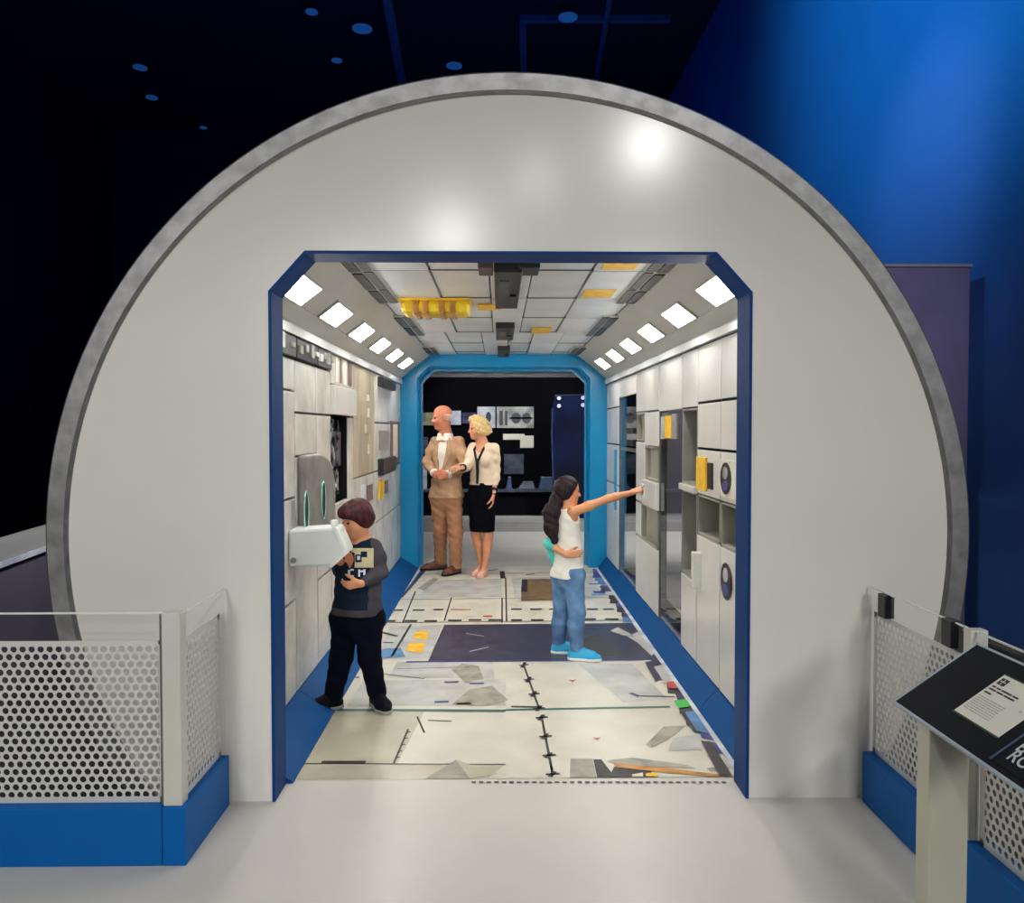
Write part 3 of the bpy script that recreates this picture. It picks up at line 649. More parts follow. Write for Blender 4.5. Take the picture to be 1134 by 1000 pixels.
# ------------------------------------------------------------------ lobby behind the tunnel
YP = 8.6; zp = onPlane(560, 577, Vector((0, YP, 0)), Vector((0, 1, 0))).z
tag(box('exhibit_plinth', (-6, YP, -.02), (3.45, YP + 1.045, zp), M['plinth'], None, .01), 'long low grey plinth in the lobby behind the tunnel', 'plinth')
YB = YP + 1.05; DB = YB - CAM.y
xs_ = P(712, 500, DB).x
ew = thing('exhibit_wall', 'black exhibit wall with photo boards behind the elderly couple', 'wall panel', (0, YB, zp))
box('backdrop', (-5, YB, zp), (xs_, YB + .1, 3.3), M['exblack'], ew)
tag(box('charcoal_wall', (xs_ + .01, YB, zp), (3.4, YB + .1, 3.2), M['exgrey']), 'charcoal wall section seen through the tall window on the right', 'wall panel')
def board(name, lab, x0, x1, y0, y1, m, out=.03, cat='board', grp='photo boards on the black exhibit wall'):
    a, b = P(x0, y0, DB), P(x1, y1, DB)
    t = box(name, (a.x, YB - out, b.z), (b.x, YB - .001, a.z), M[m], None, .004); tag(t, lab, cat, grp); return a, b
board('photo_board', 'greenish yellow photo board left of the bald man', 463, 480, 457, 471, 'boardy')
board('photo_board', 'white photo board just right of the bald head', 499, 510.5, 455, 470.5, 'boardw')
board('photo_board', 'dark violet photo board above the blond woman', 511.5, 527, 457, 469, 'boardp')
board('photo_board', 'pale photo board with a dark figure right of the blond hair', 528.5, 548.5, 450.5, 474, 'boardw')
board('photo_board', 'large grey photo board with two dark discs', 550, 591, 450.5, 474, 'board')
board('photo_board', 'dim blue-grey photo board low on the black wall', 558, 580, 503, 525, 'boardd')
board('photo_board', 'grey board at left edge beside the standing man', 463, 474, 484, 503, 'boardd')
board('photo_board', 'pale board behind the man low at left', 463, 473, 508, 542, 'board')
board('caption_label', 'narrow white caption strip under the large grey photo board', 557, 581, 480.5, 487, 'paper', .012, 'label', 'captions on the exhibit wall')
board('caption_label', 'square white caption right below the white strip', 576, 591, 482.5, 496, 'paper', .02, 'label', 'captions on the exhibit wall')
# motifs printed on the two main boards
def motif(x0, x1, y0, y1, m, r=False):
    a, b = P(x0, y0, DB), P(x1, y1, DB); c = (a + b) / 2
    if r: MBm.use(M[m]).prism([(c.x + (b.x - a.x) / 2 * math.cos(q), YB - .031, c.z + (a.z - b.z) / 2 * math.sin(q)) for q in [2 * PI * k / 16 for k in range(16)]], (0, -.003, 0))
    else: MBm.use(M[m]).box((a.x, YB - .034, b.z), (b.x, YB - .031, a.z))
MBm = MB(); motif(538, 544, 456, 468, 'boardd', True); motif(553, 557, 455, 471, 'exgrey'); motif(559, 562, 455, 471, 'exgrey'); motif(566, 577, 457, 469, 'exgrey', True); motif(578, 588, 457, 469, 'exgrey', True); motif(564, 590, 462, 464, 'boardd')
MBm.build('board_motifs', None, ew)
# shelf and dim exhibits
a, b = P(462, 543, DB - .35), P(655, 545, DB - .35)
sh = thing('display_counter', 'dark counter in front of the black exhibit wall', 'counter', ((a.x + b.x) / 2, YB - .2, zp))
box('counter_body', (a.x - .5, YB - .30, zp), (b.x + .2, YB - .036, a.z - .03), M['exblack'], sh); box('counter_edge', (a.x - .5, YB - .35, a.z - .03), (b.x + .2, YB - .036, a.z), M['boardd'], sh)
def exhibit(lab, x0, x1, y0, m, bump):
    p, q = P(x0, y0, DB - .2), P(x1, 543, DB - .2); zb = a.z
    mb = MB(); w = q.x - p.x; h = p.z - zb
    mb.hexa([(p.x, YB - .3, zb), (q.x, YB - .3, zb), (q.x, YB - .1, zb), (p.x, YB - .1, zb), (p.x + w * bump, YB - .25, zb + h), (q.x - w * bump * .5, YB - .25, zb + h), (q.x - w * bump * .5, YB - .12, zb + h), (p.x + w * bump, YB - .12, zb + h)])
    t = thing('exhibit_model', lab, 'exhibit', ((p.x + q.x) / 2, YB - .2, zb)); mb.build('body', M[m], t, .01)
    box('base', (p.x - .01, YB - .31, zb), (q.x + .01, YB - .09, zb + .02), M['boardd'], t)
M['exblue'] = mat('dim_blue_exhibit', (44, 72, 112), .4, var=.2)
exhibit('dim blue boxy exhibit on the counter near the girl', 596, 616, 528, 'exblue', .15)
exhibit('low dark blue exhibit on the counter, left of the boxy one', 573, 593, 533, 'boardd', .3)
exhibit('small narrow exhibit on the counter beside the woman', 560, 567, 528, 'exblue', .35)
# dark blue cabinet
cb_ = thing('dark_cabinet', 'tall dark blue cabinet with four pale bolts behind the far frame', 'cabinet', (P(634, 500, DB - .5).x, YB - .5, zp))
pts = [(614, 437), (655, 436), (657, 562), (620, 562), (613, 535), (611, 480), (611, 455)]
cp_ = [P(x, y, DB - .72) for x, y in pts]; cp_[2].z = cp_[3].z = zp
MB().prism(cp_, (0, .32, 0)).build('body', M['cab'], cb_, .02)
for x, y in ((619, 441), (619, 449.5), (645.5, 440.5), (645.5, 448.5)):
    c = P(x, y, DB - .72); MB().tube([(c.x, c.y, c.z), (c.x, c.y - .02, c.z)], .03, 12).build('bolt', M['bolt'], cb_)
MB().tube([P(x, y, DB - .73) for x, y in ((612, 452), (611.2, 480), (612.5, 530), (616, 541))], .012, 8).build('lit_edge', M['exblue'], cb_)  # light on the cabinet's left edge, put in as a lighter blue tube

# ------------------------------------------------------------------ barriers
def perf(mapper, L, H, th, name, parent, p=.031, hr=.0116, border=.012):
    mb = MB(); rh = p * .866; ncol = int((L - 2 * border) / p); nrow = int((H - 2 * border) / rh)
    ox = (L - ncol * p) / 2 + p * .25; oy = (H - nrow * rh) / 2 + rh / 2
    for r in range(nrow):
        for c in range(ncol):
            cx = ox + (c + (.5 if r % 2 else 0)) * p + 0; cy = oy + r * rh
            inn, ou = [], []
            for k in range(12):
                a = PI / 6 * k; d = (p / 2) / math.cos(((a + PI / 6) % (PI / 3)) - PI / 6)
                inn.append((cx + hr * math.cos(a), cy + hr * math.sin(a))); ou.append((cx + d * math.cos(a), cy + d * math.sin(a)))
            for k in range(12):
                j = (k + 1) % 12; mb.poly([mapper(*q) for q in (inn[k], inn[j], ou[j], ou[k])])
    b = border + .012
    for u0, u1, v0, v1 in ((0, L, 0, b * .8), (0, L, H - b * .8, H), (0, b, 0, H), (L - b, L, 0, H)):
        mb.poly([mapper(u, v, .0012) for u, v in ((u0, v0), (u1, v0), (u1, v1), (u0, v1))])
    o = mb.build(name, M['perf'], parent); s = o.modifiers.new('solid', 'SOLIDIFY'); s.thickness = th; s.offset = 0
    return o
zb, zpz, zg = .203, .770, .867
# left: front run and side run meeting at a corner post
lb = thing('barrier', 'left corner barrier of white perforated metal on a blue base', 'barrier', (-1.6, -.45, 0), 'perforated barriers at the entrance')
yf = 2.776 - 3.26; xo = -1.08 - .049; xi = xo - .08
box('blue_base', (-2.6, yf, 0), (xi - .002, yf + .08, zb), M['base_blue'], lb, .003)
box('corner_base', (xi, yf, 0), (xo, -.03, zb), M['base_blue'], lb, .003)
perf(lambda u, v, o=0: (-2.3 + u, yf + .045 + o, zb + v), 2.3 + xi - .0, zpz - zb, .003, 'perforated_panel', lb)
perf(lambda u, v, o=0: (xo - .035 + o, yf + .07 + u, zb + v), -.03 - yf - .07, zpz - zb, .003, 'perforated_panel', lb)
box('acrylic_pane', (-2.3, yf + .030, zb), (xi + .0, yf + .036, zg), M['clear'], lb)
box('acrylic_pane', (xo - .022, yf + .075, zb), (xo - .016, -.03, zg), M['clear'], lb)
box('pane_edge', (-2.3, yf + .0295, zg), (xi, yf + .0365, zg + .006), M['edge'], lb)
box('pane_edge', (xo - .0225, yf + .075, zg), (xo - .0155, -.03, zg + .004), M['edge'], lb)
po = box('corner_post', (xi, yf + .012, zb), (xi + .064, yf + .068, zg + .006), M['post'], lb, .003)
box('post_plate', (xi - .014, yf + .03, zb), (xi - .001, yf + .06, zg + .002), M['midgrey'], lb)
# right: one straight run coming towards the viewer in two bays
rb = thing('barrier', 'right straight barrier of white perforated metal on a blue base behind the lectern', 'barrier', (1.46, -.8, 0), 'perforated barriers at the entrance')
X0 = 1.467 - .049
for k, (y0, y1) in enumerate(((2.56, 3.23), (1.6, 2.5))):
    ya, yb = y0 - 3.26, y1 - 3.26
    box('blue_base', (X0, ya - (0 if k else .0), 0), (X0 + .08, yb, zb), M['base_blue'], rb, .003)
    perf(lambda u, v, o=0: (X0 + .045 - o, ya + u, zb + v), yb - ya, zpz - zb, .003, 'perforated_panel', rb)
    box('acrylic_pane', (X0 + .026, ya, zb), (X0 + .032, yb, zg), M['clear'], rb)
    box('pane_edge', (X0 + .0255, ya, zg), (X0 + .0325, yb, zg + .005), M['edge'], rb)
box('post_base', (X0, 2.502 - 3.26, 0), (X0 + .08, 2.558 - 3.26, zb), M['base_blue'], rb)
box('post', (X0 + .012, 2.51 - 3.26, zb), (X0 + .068, 2.552 - 3.26, zg + .005), M['post'], rb, .003)
for x, y0, y1 in ((978, 657, 685), (1050, 690, 712)):
    c = onX(x, (y0 + y1) / 2, X0 + .02)
    box('clamp', (X0 + .012, c.y - .03, c.z - .045), (X0 + .05, c.y + .03, c.z + .045), M['darkdev'], rb, .003)

# ------------------------------------------------------------------ lectern
XLo = 1.18 - .049
pA = onX(990, 777, XLo); Dl = pA.y
pB = onPlane(1082, 713, Vector((0, Dl, 0)), Vector((0, 1, 0)))
up = (pB - pA); upn = up.normalized(); along = Vector((0, -1, 0)); nrm = along.cross(upn).normalized()
if nrm.z < 0: nrm = -nrm
Ln = .85
le = thing('lectern', 'slanted black reading board on a cream post beside the right barrier', 'lectern', (XLo + .08, Dl - .2, 0))
mb = MB().prism([pA, pB, pB + along * Ln, pA + along * Ln], -nrm * .012); mb.build('board', M['lect'], le)
mb = MB(); e = .007
for a, b in ((pA, pB), (pB, pB + along * Ln), (pB + along * Ln, pA + along * Ln), (pA + along * Ln, pA)):
    d = (b - a).normalized(); mb.obox((a + b) / 2 - nrm * .006, (b - a) / 2 + d * .004, nrm * .0075, d.cross(nrm) * .0035)
mb.build('metal_edge', M['lectedge'], le)
# post under the board, its top cut to the slope
px0 = XLo + .018; px1 = px0 + .112; yp0 = Dl - .17; yp1 = Dl - .10
def ztop_l(x): return pA.z + (x - pA.x) * up.z / up.x - .016
MB().hexa([(px0, yp0, 0), (px1, yp0, 0), (px1, yp1, 0), (px0, yp1, 0), (px0, yp0, ztop_l(px0)), (px1, yp0, ztop_l(px1)), (px1, yp1, ztop_l(px1)), (px0, yp1, ztop_l(px0))]).build('post', M['lectpost'], le, .004)
box('foot_plate', (px0 - .06, yp0 - .1, 0), (px1 + .1, yp1 + .06, .012), M['lectpost'], le, .004)
# the cards lying on the board
def onB(x, y): return onPlane(x, y, pA, nrm)
cA, cB, cC = onB(1057.5, 787), onB(1111, 747.5), onB(1097, 815.5)
u = (cC - cA); v = (cB - cA); v = upn * v.dot(upn); u = along * u.dot(along) * 1.12; lift = nrm * .003
card = thing('info_card', 'white printed information card on the black lectern board', 'card', cA)
MB().prism([cA, cA + u, cA + u + v, cA + v], lift).build('sheet', M['paper'], card)
def onC(a, b, h=.0036): return cA + u * a + v * b + nrm * h
def crect(mbx, a0, a1, b0, b1, h=.0036): mbx.poly([onC(a0, b0, h), onC(a1, b0, h), onC(a1, b1, h), onC(a0, b1, h)])
mb = MB().use(M['greenink'])
crect(mb, -.02, 1.02, -.03, 0, .002); crect(mb, -.02, 1.02, 1, 1.03, .002); mb.build('green_border', None, card)
mb = MB().use(M['ink'])
crect(mb, .05, .21, .79, .94)
mb.use(M['paper']); crect(mb, .07, .19, .86, .875, .0042); crect(mb, .12, .135, .80, .93, .0042)
mb.build('emblem', None, card)
mb = MB().use(M['ink'])
for a0, a1, b in ((.05, .13, .705), (.15, .24, .705), (.26, .48, .705), (.5, .62, .705), (.05, .2, .64), (.22, .36, .64), (.38, .6, .64), (.05, .2, .55)): crect(mb, a0, a1, b, b + .032)
mb.build('heading_text', None, card)
mb = MB().use(M['greyink'])
for k in range(8):
    b = .45 - k * .045; aa = .05
    while aa < .62:
        w = .03 + .05 * random.random(); crect(mb, aa, min(aa + w, .64), b, b + .02); aa += w + .012
mb.build('body_text', None, card)
mb = MB().use(M['greyink']); crect(mb, .84, .88, .52, .56); mb.build('small_mark', None, card)
# second, dark card with big pale letters, running out of the photo
dA = onB(1097, 841); dB = onB(1134, 816); vv = upn * ((dB - dA).dot(upn)); uu = along * .26
dc = thing('dark_card', 'dark caption card with big pale letters at the right edge of the lectern', 'card', dA)
MB().prism([dA, dA + uu, dA + uu + vv * 1.5, dA + vv * 1.5], nrm * .002).build('sheet', M['lect'], dc)
MB().obox(dA + vv * .75 + nrm * .002, vv * .75, along * .003, nrm * .002).build('border_line', M['blueink'], dc)
def text(s, org, xa, ya, size, m, parent, name='lettering', bold=.012):
    c = bpy.data.curves.new(name, 'FONT'); c.body = s; c.size = 1; c.extrude = .01; c.offset = bold
    o = bpy.data.objects.new(name, c); COL.objects.link(o)
    dg = bpy.context.evaluated_depsgraph_get(); me = bpy.data.meshes.new_from_object(o.evaluated_get(dg))
    bpy.data.objects.remove(o); za = xa.cross(ya).normalized(); off = wpos(parent)
    Mx = Matrix.Identity(4)
    for i, ax in enumerate((xa.normalized() * size, ya.normalized() * size, za * size * .3)):
        for r in range(3): Mx[r][i] = ax[r]
    for r in range(3): Mx[r][3] = (org - off)[r]
    me.transform(Mx); me.materials.clear(); me.materials.append(m)
    ob = bpy.data.objects.new(name, me); COL.objects.link(ob); ob.parent = parent; return ob
h = vv.length
text('RO', onB(1114, 840) + nrm * .003, along, upn, h * .52, M['whiteink'], dc)
text('B', onB(1124, 830.5) + nrm * .003, along, upn, h * .52, M['whiteink'], dc)
# ------------------------------------------------------------------ people (smoothly blended solids, meshed with surface nets)
def V(*a): return np.array(a, dtype=np.float64)
def nv3(v): v = np.array(v, dtype=np.float64); return v / np.linalg.norm(v)
def W3(p): return V(p.x, p.y, p.z)
class Blob:
    def __init__(s, h=.006, wob=0, wf=30.): s.p = []; s.h = h; s.clips = []; s.wob = wob; s.wf = wf
    def cap(s, a, b, ra, rb=None, k=.02, flat=None, cut=False, sub=False):
        s.p.append(('c', V(*a), V(*b), ra, ra if rb is None else rb, k, flat, cut, sub)); return s
    def ell(s, c, r, R=None, k=.02, sub=False):
        s.p.append(('e', V(*c), V(*r), np.eye(3) if R is None else R, k, sub)); return s
    def clip(s, pt, n): s.clips.append((V(*pt), nv3(n))); return s      # keeps the side the normal points away from
    def chain(s, pts, rad, k=.015, flat=None):
        for i in range(len(pts) - 1): s.cap(pts[i], pts[i + 1], rad[i], rad[i + 1], k, flat)
        return s
    def mesh(s):
        h = s.h; lo = V(9e9, 9e9, 9e9); hi = -lo
        def bb(q):
            if q[0] == 'c':
                r = max(q[3], q[4]); return np.minimum(q[1], q[2]) - r, np.maximum(q[1], q[2]) + r
            e = np.abs(q[3]) @ q[2]; return q[1] - e, q[1] + e
        for q in s.p:
            if q[-1]: continue
            a, b = bb(q); lo = np.minimum(lo, a); hi = np.maximum(hi, b)
        lo -= 3 * h; hi += 3 * h
        n = np.ceil((hi - lo) / h).astype(int) + 1
        ax = [lo[i] + h * np.arange(n[i]) for i in range(3)]
        vol = np.full(tuple(n), .2, dtype=np.float32)
        for q in s.p:
            a, b = bb(q); k = q[5] if q[0] == 'c' else q[4]; mrg = k + 3 * h
            i0 = np.clip(np.floor((a - mrg - lo) / h).astype(int), 0, n - 1); i1 = np.clip(np.ceil((b + mrg - lo) / h).astype(int) + 1, 1, n)
            sl = tuple(slice(i0[i], i1[i]) for i in range(3))
            X = ax[0][sl[0]][:, None, None]; Y = ax[1][sl[1]][None, :, None]; Z = ax[2][sl[2]][None, None, :]
            if q[0] == 'c':
                _, A, B, ra, rb, k, flat, cut, sub = q
                px, py, pz = X - A[0], Y - A[1], Z - A[2]; d = B - A
                if flat is not None:
                    f, fac = nv3(flat[0]), flat[1] - 1
                    t = px * f[0] + py * f[1] + pz * f[2]
                    px, py, pz = px + f[0] * t * fac, py + f[1] * t * fac, pz + f[2] * t * fac
                    d = d + f * (d @ f) * fac
                L2 = max(d @ d, 1e-12); t = (px * d[0] + py * d[1] + pz * d[2]) / L2; tc = np.clip(t, 0, 1)
                dist = np.sqrt((px - d[0] * tc) ** 2 + (py - d[1] * tc) ** 2 + (pz - d[2] * tc) ** 2) - (ra + (rb - ra) * tc)
                if cut: L = math.sqrt(L2); dist = np.maximum(dist, np.maximum(-t, t - 1) * L)
            else:
                _, C, r, R, k, sub = q
                px, py, pz = X - C[0], Y - C[1], Z - C[2]
                l = [px * R[0, i] + py * R[1, i] + pz * R[2, i] for i in range(3)]
                k0 = np.sqrt(sum((l[i] / r[i]) ** 2 for i in range(3))); k1 = np.sqrt(sum((l[i] / r[i] ** 2) ** 2 for i in range(3)))
                dist = k0 * (k0 - 1) / np.maximum(k1, 1e-6)
            cur = vol[sl]
            if q[-1]:
                nd = -dist; hh = np.maximum(k - np.abs(cur - nd), 0) / k; vol[sl] = np.maximum(cur, nd) + hh * hh * k / 4
            else:
                hh = np.maximum(k - np.abs(cur - dist), 0) / k; vol[sl] = np.minimum(cur, dist) - hh * hh * k / 4
        X, Y, Z = np.meshgrid(*ax, indexing='ij', sparse=True)
        if s.wob:
            f = s.wf; vol = vol + s.wob * (np.sin(f * X + 1.3 * f * Z * .6 + 2 * np.sin(f * .45 * Z)) * np.sin(f * .8 * Y + f * .9 * Z) + .6 * np.sin(f * 1.9 * Z + f * 1.1 * X - f * .7 * Y)).astype(np.float32)
        for pt, nn in s.clips:
            vol = np.maximum(vol, ((X - pt[0]) * nn[0] + (Y - pt[1]) * nn[1] + (Z - pt[2]) * nn[2]).astype(np.float32))
        neg = vol < 0
        def sh(a, i, j, k): return a[i:a.shape[0] - 1 + i, j:a.shape[1] - 1 + j, k:a.shape[2] - 1 + k]
        cnt = sum(sh(neg, i, j, k).astype(np.int8) for i in (0, 1) for j in (0, 1) for k in (0, 1))
        mix = (cnt > 0) & (cnt < 8); idx = np.argwhere(mix)
        cid = np.full(mix.shape, -1, dtype=np.int64); cid[mix] = np.arange(len(idx))
        offs = [(i, j, k) for i in (0, 1) for j in (0, 1) for k in (0, 1)]
        val = {o: vol[idx[:, 0] + o[0], idx[:, 1] + o[1], idx[:, 2] + o[2]] for o in offs}
        acc = np.zeros((len(idx), 3)); c = np.zeros(len(idx))
        for o in offs:
            for a in range(3):
                if o[a]: continue
                o2 = list(o); o2[a] = 1; o2 = tuple(o2)
                v0, v1 = val[o], val[o2]; m = (v0 < 0) != (v1 < 0)
                t = np.where(m, v0 / np.where(m, v0 - v1, 1), 0)
                p = np.tile(np.array(o, float), (len(idx), 1)); p[:, a] = t
                acc += p * m[:, None]; c += m
        verts = lo + (idx + acc / c[:, None]) * h
        quads = []
        for a in range(3):
            b, d = (a + 1) % 3, (a + 2) % 3
            s0 = [slice(None)] * 3; s1 = [slice(None)] * 3; s0[a] = slice(0, -1); s1[a] = slice(1, None)
            e = np.argwhere(neg[tuple(s0)] != neg[tuple(s1)])
            e = e[(e[:, b] > 0) & (e[:, d] > 0) & (e[:, b] < n[b] - 1) & (e[:, d] < n[d] - 1)]
            def cell(db, dd): q = e.copy(); q[:, b] -= db; q[:, d] -= dd; return cid[q[:, 0], q[:, 1], q[:, 2]]
            Q = np.stack([cell(1, 1), cell(0, 1), cell(0, 0), cell(1, 0)], 1)
            flip = ~neg[e[:, 0], e[:, 1], e[:, 2]]; Q[flip] = Q[flip][:, ::-1]
            quads.append(Q)
        return verts, np.concatenate(quads)
    def build(s, name, m, parent, matfn=None, mats=()):
        v, q = s.mesh(); q = q[(q >= 0).all(1)]
        off = wpos(parent); vv = (v - V(*off)).astype(np.float32)
        me = bpy.data.meshes.new(name); me.vertices.add(len(vv)); me.vertices.foreach_set('co', vv.ravel())
        me.loops.add(len(q) * 4); me.loops.foreach_set('vertex_index', q.ravel().astype(np.int32))
        me.polygons.add(len(q)); me.polygons.foreach_set('loop_start', np.arange(0, len(q) * 4, 4, dtype=np.int32))
        me.materials.append(m)
        for x in mats: me.materials.append(x)
        if matfn is not None: me.polygons.foreach_set('material_index', matfn(v[q].mean(1)).astype(np.int32))
        me.polygons.foreach_set('use_smooth', np.ones(len(q), dtype=bool))
        me.update(calc_edges=True); me.validate()
        o = bpy.data.objects.new(name, me); COL.objects.link(o); o.parent = parent; return o
def frame_of(fwd, up=(0, 0, 1), roll=0):
    f = nv3(fwd); r = nv3(np.cross(f, up)); u = np.cross(r, f)
    if roll: r, u = r * math.cos(roll) + u * math.sin(roll), u * math.cos(roll) - r * math.sin(roll)
    return np.stack([r, f, u], 1)           # columns right, forward, up
def add_head(b, c, R, H, neck, nr, kid=False):
    def L(x, y, z): return c + R @ V(x, y, z) * H
    k = .05 * H
    b.ell(L(0, -.05, .13), V(.335, .405, .37) * H, R, k)
    b.ell(L(0, .10, -.16), V(.255, .27, .31) * H, R, .12 * H)
    b.ell(L(0, .25, -.39), V(.10, .09, .085) * H, R, .1 * H)
    b.ell(L(0, .29, .075), V(.21, .07, .05) * H, R, .06 * H)
    for s in (-1, 1):
        b.ell(L(.15 * s, .22, -.13), V(.105, .09, .10) * H, R, .08 * H)
        b.ell(L(.125 * s, .40, -.005), V(.075, .06, .05) * H, R, .04 * H, True)
        b.ell(L(.335 * s, -.02, -.02), V(.035, .075, .12) * H, R, .03 * H)
    b.cap(L(0, .335, .04), L(0, .425, -.13), .03 * H, .05 * H, .05 * H)
    for s in (-1, 1): b.ell(L(.05 * s, .37, -.145), V(.035, .045, .035) * H, R, .03 * H)
    b.ell(L(0, .345, -.245), V(.095, .045, .024) * H, R, .025 * H); b.ell(L(0, .335, -.295), V(.085, .045, .026) * H, R, .03 * H)
    b.cap(L(0, -.09, -.22), neck, nr * .95, nr * 1.08, .05)
    return L
def face_parts(L, H, R, parent, brow, lash=True):
    for s in (-1, 1):
        e = Blob(.0022); e.ell(L(.125 * s, .335, -.005), V(.052, .04, .03) * H, R, .005); e.build('eye', M['eye'], parent)
        if brow: e = Blob(.0024); e.cap(L(.05 * s, .362, .075), L(.20 * s, .315, .085), .017 * H, .012 * H); e.build('eyebrow', brow, parent)
def add_hand(b, w, d, n, s, L, curls=(.5, .55, .6, .65), thumb=.5, tcurl=.3):
    d, n = nv3(d), nv3(n); s0 = nv3(np.cross(d, n)); s0 = s0 if s0 @ V(*s) > 0 else -s0; n = nv3(n - d * (n @ d))
    base = [(.155, .52), (.055, .545), (-.05, .525), (-.145, .47)]; ln = [.40, .45, .41, .33]; r = L * .046
    for (o, l) in base:
        b.cap(w + s0 * o * L * .45, w + d * l * L + s0 * o * L, L * .082, L * .062, .012, (n, 1.35))
    for i, (o, l) in enumerate(base):
        p = w + d * l * L + s0 * o * L; a = .1; q = .5
        for j, fr_ in enumerate((.46, .31, .25)):
            a += curls[i] * (1 if j else .8); dd = d * math.cos(a) + n * math.sin(a) + s0 * o * .25
            p2 = p + dd * ln[i] * L * fr_ ; b.cap(p, p2, r * (1 - .08 * j), r * (.92 - .1 * j), .005); p = p2
    p = w + d * .10 * L + s0 * .13 * L; a = thumb
    for j, fr_ in enumerate((.26, .20, .17)):
        dd = nv3(d * math.cos(a) + s0 * math.sin(a) + n * (.35 + tcurl * j)); p2 = p + dd * fr_ * L
        b.cap(p, p2, L * (.078, .058, .05)[j], L * (.06, .052, .042)[j], .012); p = p2; a -= .22
def add_arm(b, sh, el, wr, r, k=.02):
    mid = el + (wr - el) * .3
    b.cap(sh, sh + (el - sh) * .45, r * 1.05, r * 1.0, k); b.cap(sh + (el - sh) * .45, el, r, r * .78, k); b.cap(el, mid, r * .8, r * .84, k); b.cap(mid, wr, r * .84, r * .56, k)
def add_leg(b, hp, kn, an, r, back=None, k=.02):
    calf = kn + (an - kn) * .3
    if back is not None: calf = calf + back * r * .18
    b.cap(hp, kn, r, r * .66, k); b.cap(kn, calf, r * .64, r * .66, k); b.cap(calf, an, r * .66, r * .40, k)
def add_torso(b, hl, hr, sl, sr, nb, f, hipr, waistr, chestr, depth=1.45, k=.05):
    mh, ms = (hl + hr) / 2, (sl + sr) / 2; ax_ = ms - mh
    b.cap(hl + (mh - hl) * .3, hr + (mh - hr) * .3, hipr, hipr, k, (f, depth * .82))
    b.cap(mh, mh + ax_ * .45, waistr * 1.08, waistr, k, (f, depth)); b.cap(mh + ax_ * .45, mh + ax_ * .8, waistr, chestr, k, (f, depth))
    b.cap(sl + (ms - sl) * .3 - ax_ * .05, sr + (ms - sr) * .3 - ax_ * .05, chestr * .5, chestr * .5, k, (f, 1.15))
    b.cap(ms - ax_ * .06, nb, chestr * .55, chestr * .35, k)
def shoe(parent, an, toe, L, wid, m, msole, name='shoe', hgt=.085, heel=0.0, sole=.022, lowcut=False):
    t = nv3(V(toe[0], toe[1], 0)); z0 = 0.0; a = V(an[0], an[1], 0)
    hl = a - t * L * .24; bl = a + t * L * .46; tp = a + t * L * .64; sd = V(-t[1], t[0], 0)
    def up(p, z): return V(p[0], p[1], z)
    b = Blob(.005); r = wid / 2
    b.cap(up(hl + t * r * .8, .03 + heel), up(bl, .03), r * .86, r * 1.0, .015, (V(0, 0, 1), 1.15)); b.cap(up(bl, .028), up(tp, .024), r * 1.0, r * .72, .015, (V(0, 0, 1), 1.3))
    if not lowcut: b.cap(up(hl + t * r * .95, .04 + heel), up(a, hgt), r * .84, r * .78, .02); b.cap(up(a, hgt), up(bl, .035), r * .75, r * .55, .03)
    b.clip(up(a, sole * .7), (0, 0, -1)); b.clip(up(a, hgt + .012), (0, 0, 1))
    if lowcut: b.cap(up(hl + t * r, .06 + heel), up(a + t * L * .34, .075), r * .62, r * .55, .01, sub=True)
    o = b.build(name, m, parent)
    q = Blob(.005); q.cap(up(hl + t * r * .8, .01), up(bl, .01), r * .96, r * 1.08, .01); q.cap(up(bl, .01), up(tp, .01), r * 1.08, r * .8, .01)
    q.clip(up(a, .001), (0, 0, -1)); q.clip(up(a, sole), (0, 0, 1)); q.build('sole', msole, o)
    return o

# ---------- the elderly man
D0 = 8.45
J = lambda x, y, d=0.0: W3(P(x, y, D0 + d))
man = thing('person', 'bald elderly man in a tan suit and white shirt standing with clasped hands', 'person', P(495, 634, D0)); man.location.z = 0
f = nv3((-.45, -.9, 0))
hd = J(489.5, 462.5); R = frame_of((-.93, -.34, -.08)); H = .252
shR, shL = J(482.5, 490, .06), J(508.5, 489.5, -.02); elR, wrR = J(472.5, 512, .02), J(481.5, 524.5, -.22); elL, wrL = J(514.5, 516.5, -.12), J(495.5, 525.5, -.26)
hpR, hpL = J(487, 550, .03), J(501.5, 550, -.01); knR, knL = J(487.5, 587, .08), J(504.5, 589, -.05); anR, anL = J(488, 620, .24), J(504.5, 626, -.02)
anR[2] = .09; anL[2] = .09
nb = J(494, 482, .02)
b = Blob(.0058)
L_ = add_head(b, hd, R, H, nb, .058)
add_torso(b, hpR, hpL, shR, shL, nb, f, .105, .135, .15, 1.4)
add_arm(b, shR, elR, wrR, .047); add_arm(b, shL, elL, wrL, .047)
add_leg(b, hpR, knR, anR, .08); add_leg(b, hpL, knL, anL, .08)
tR, tL = nv3((-.95, -.3, 0)), nv3((-.55, -.83, 0))
b.cap(anR - V(0, 0, .05), anR + tR * .12 - V(0, 0, .065), .032, .024); b.cap(anL - V(0, 0, .05), anL + tL * .12 - V(0, 0, .065), .032, .024)
add_hand(b, wrR, wrL - wrR + V(.02, -.03, -.05), V(.1, .75, .25), V(0, 0, 1), .185, (.5, .5, .5, .5)); add_hand(b, wrL, V(-.92, -.12, -.18), V(-.1, .9, -.1), V(0, 0, 1), .185, (.45, .5, .5, .55))
b.build('body', M['skin_m'], man)
face_parts(L_, H, R, man, M['whitehair'])
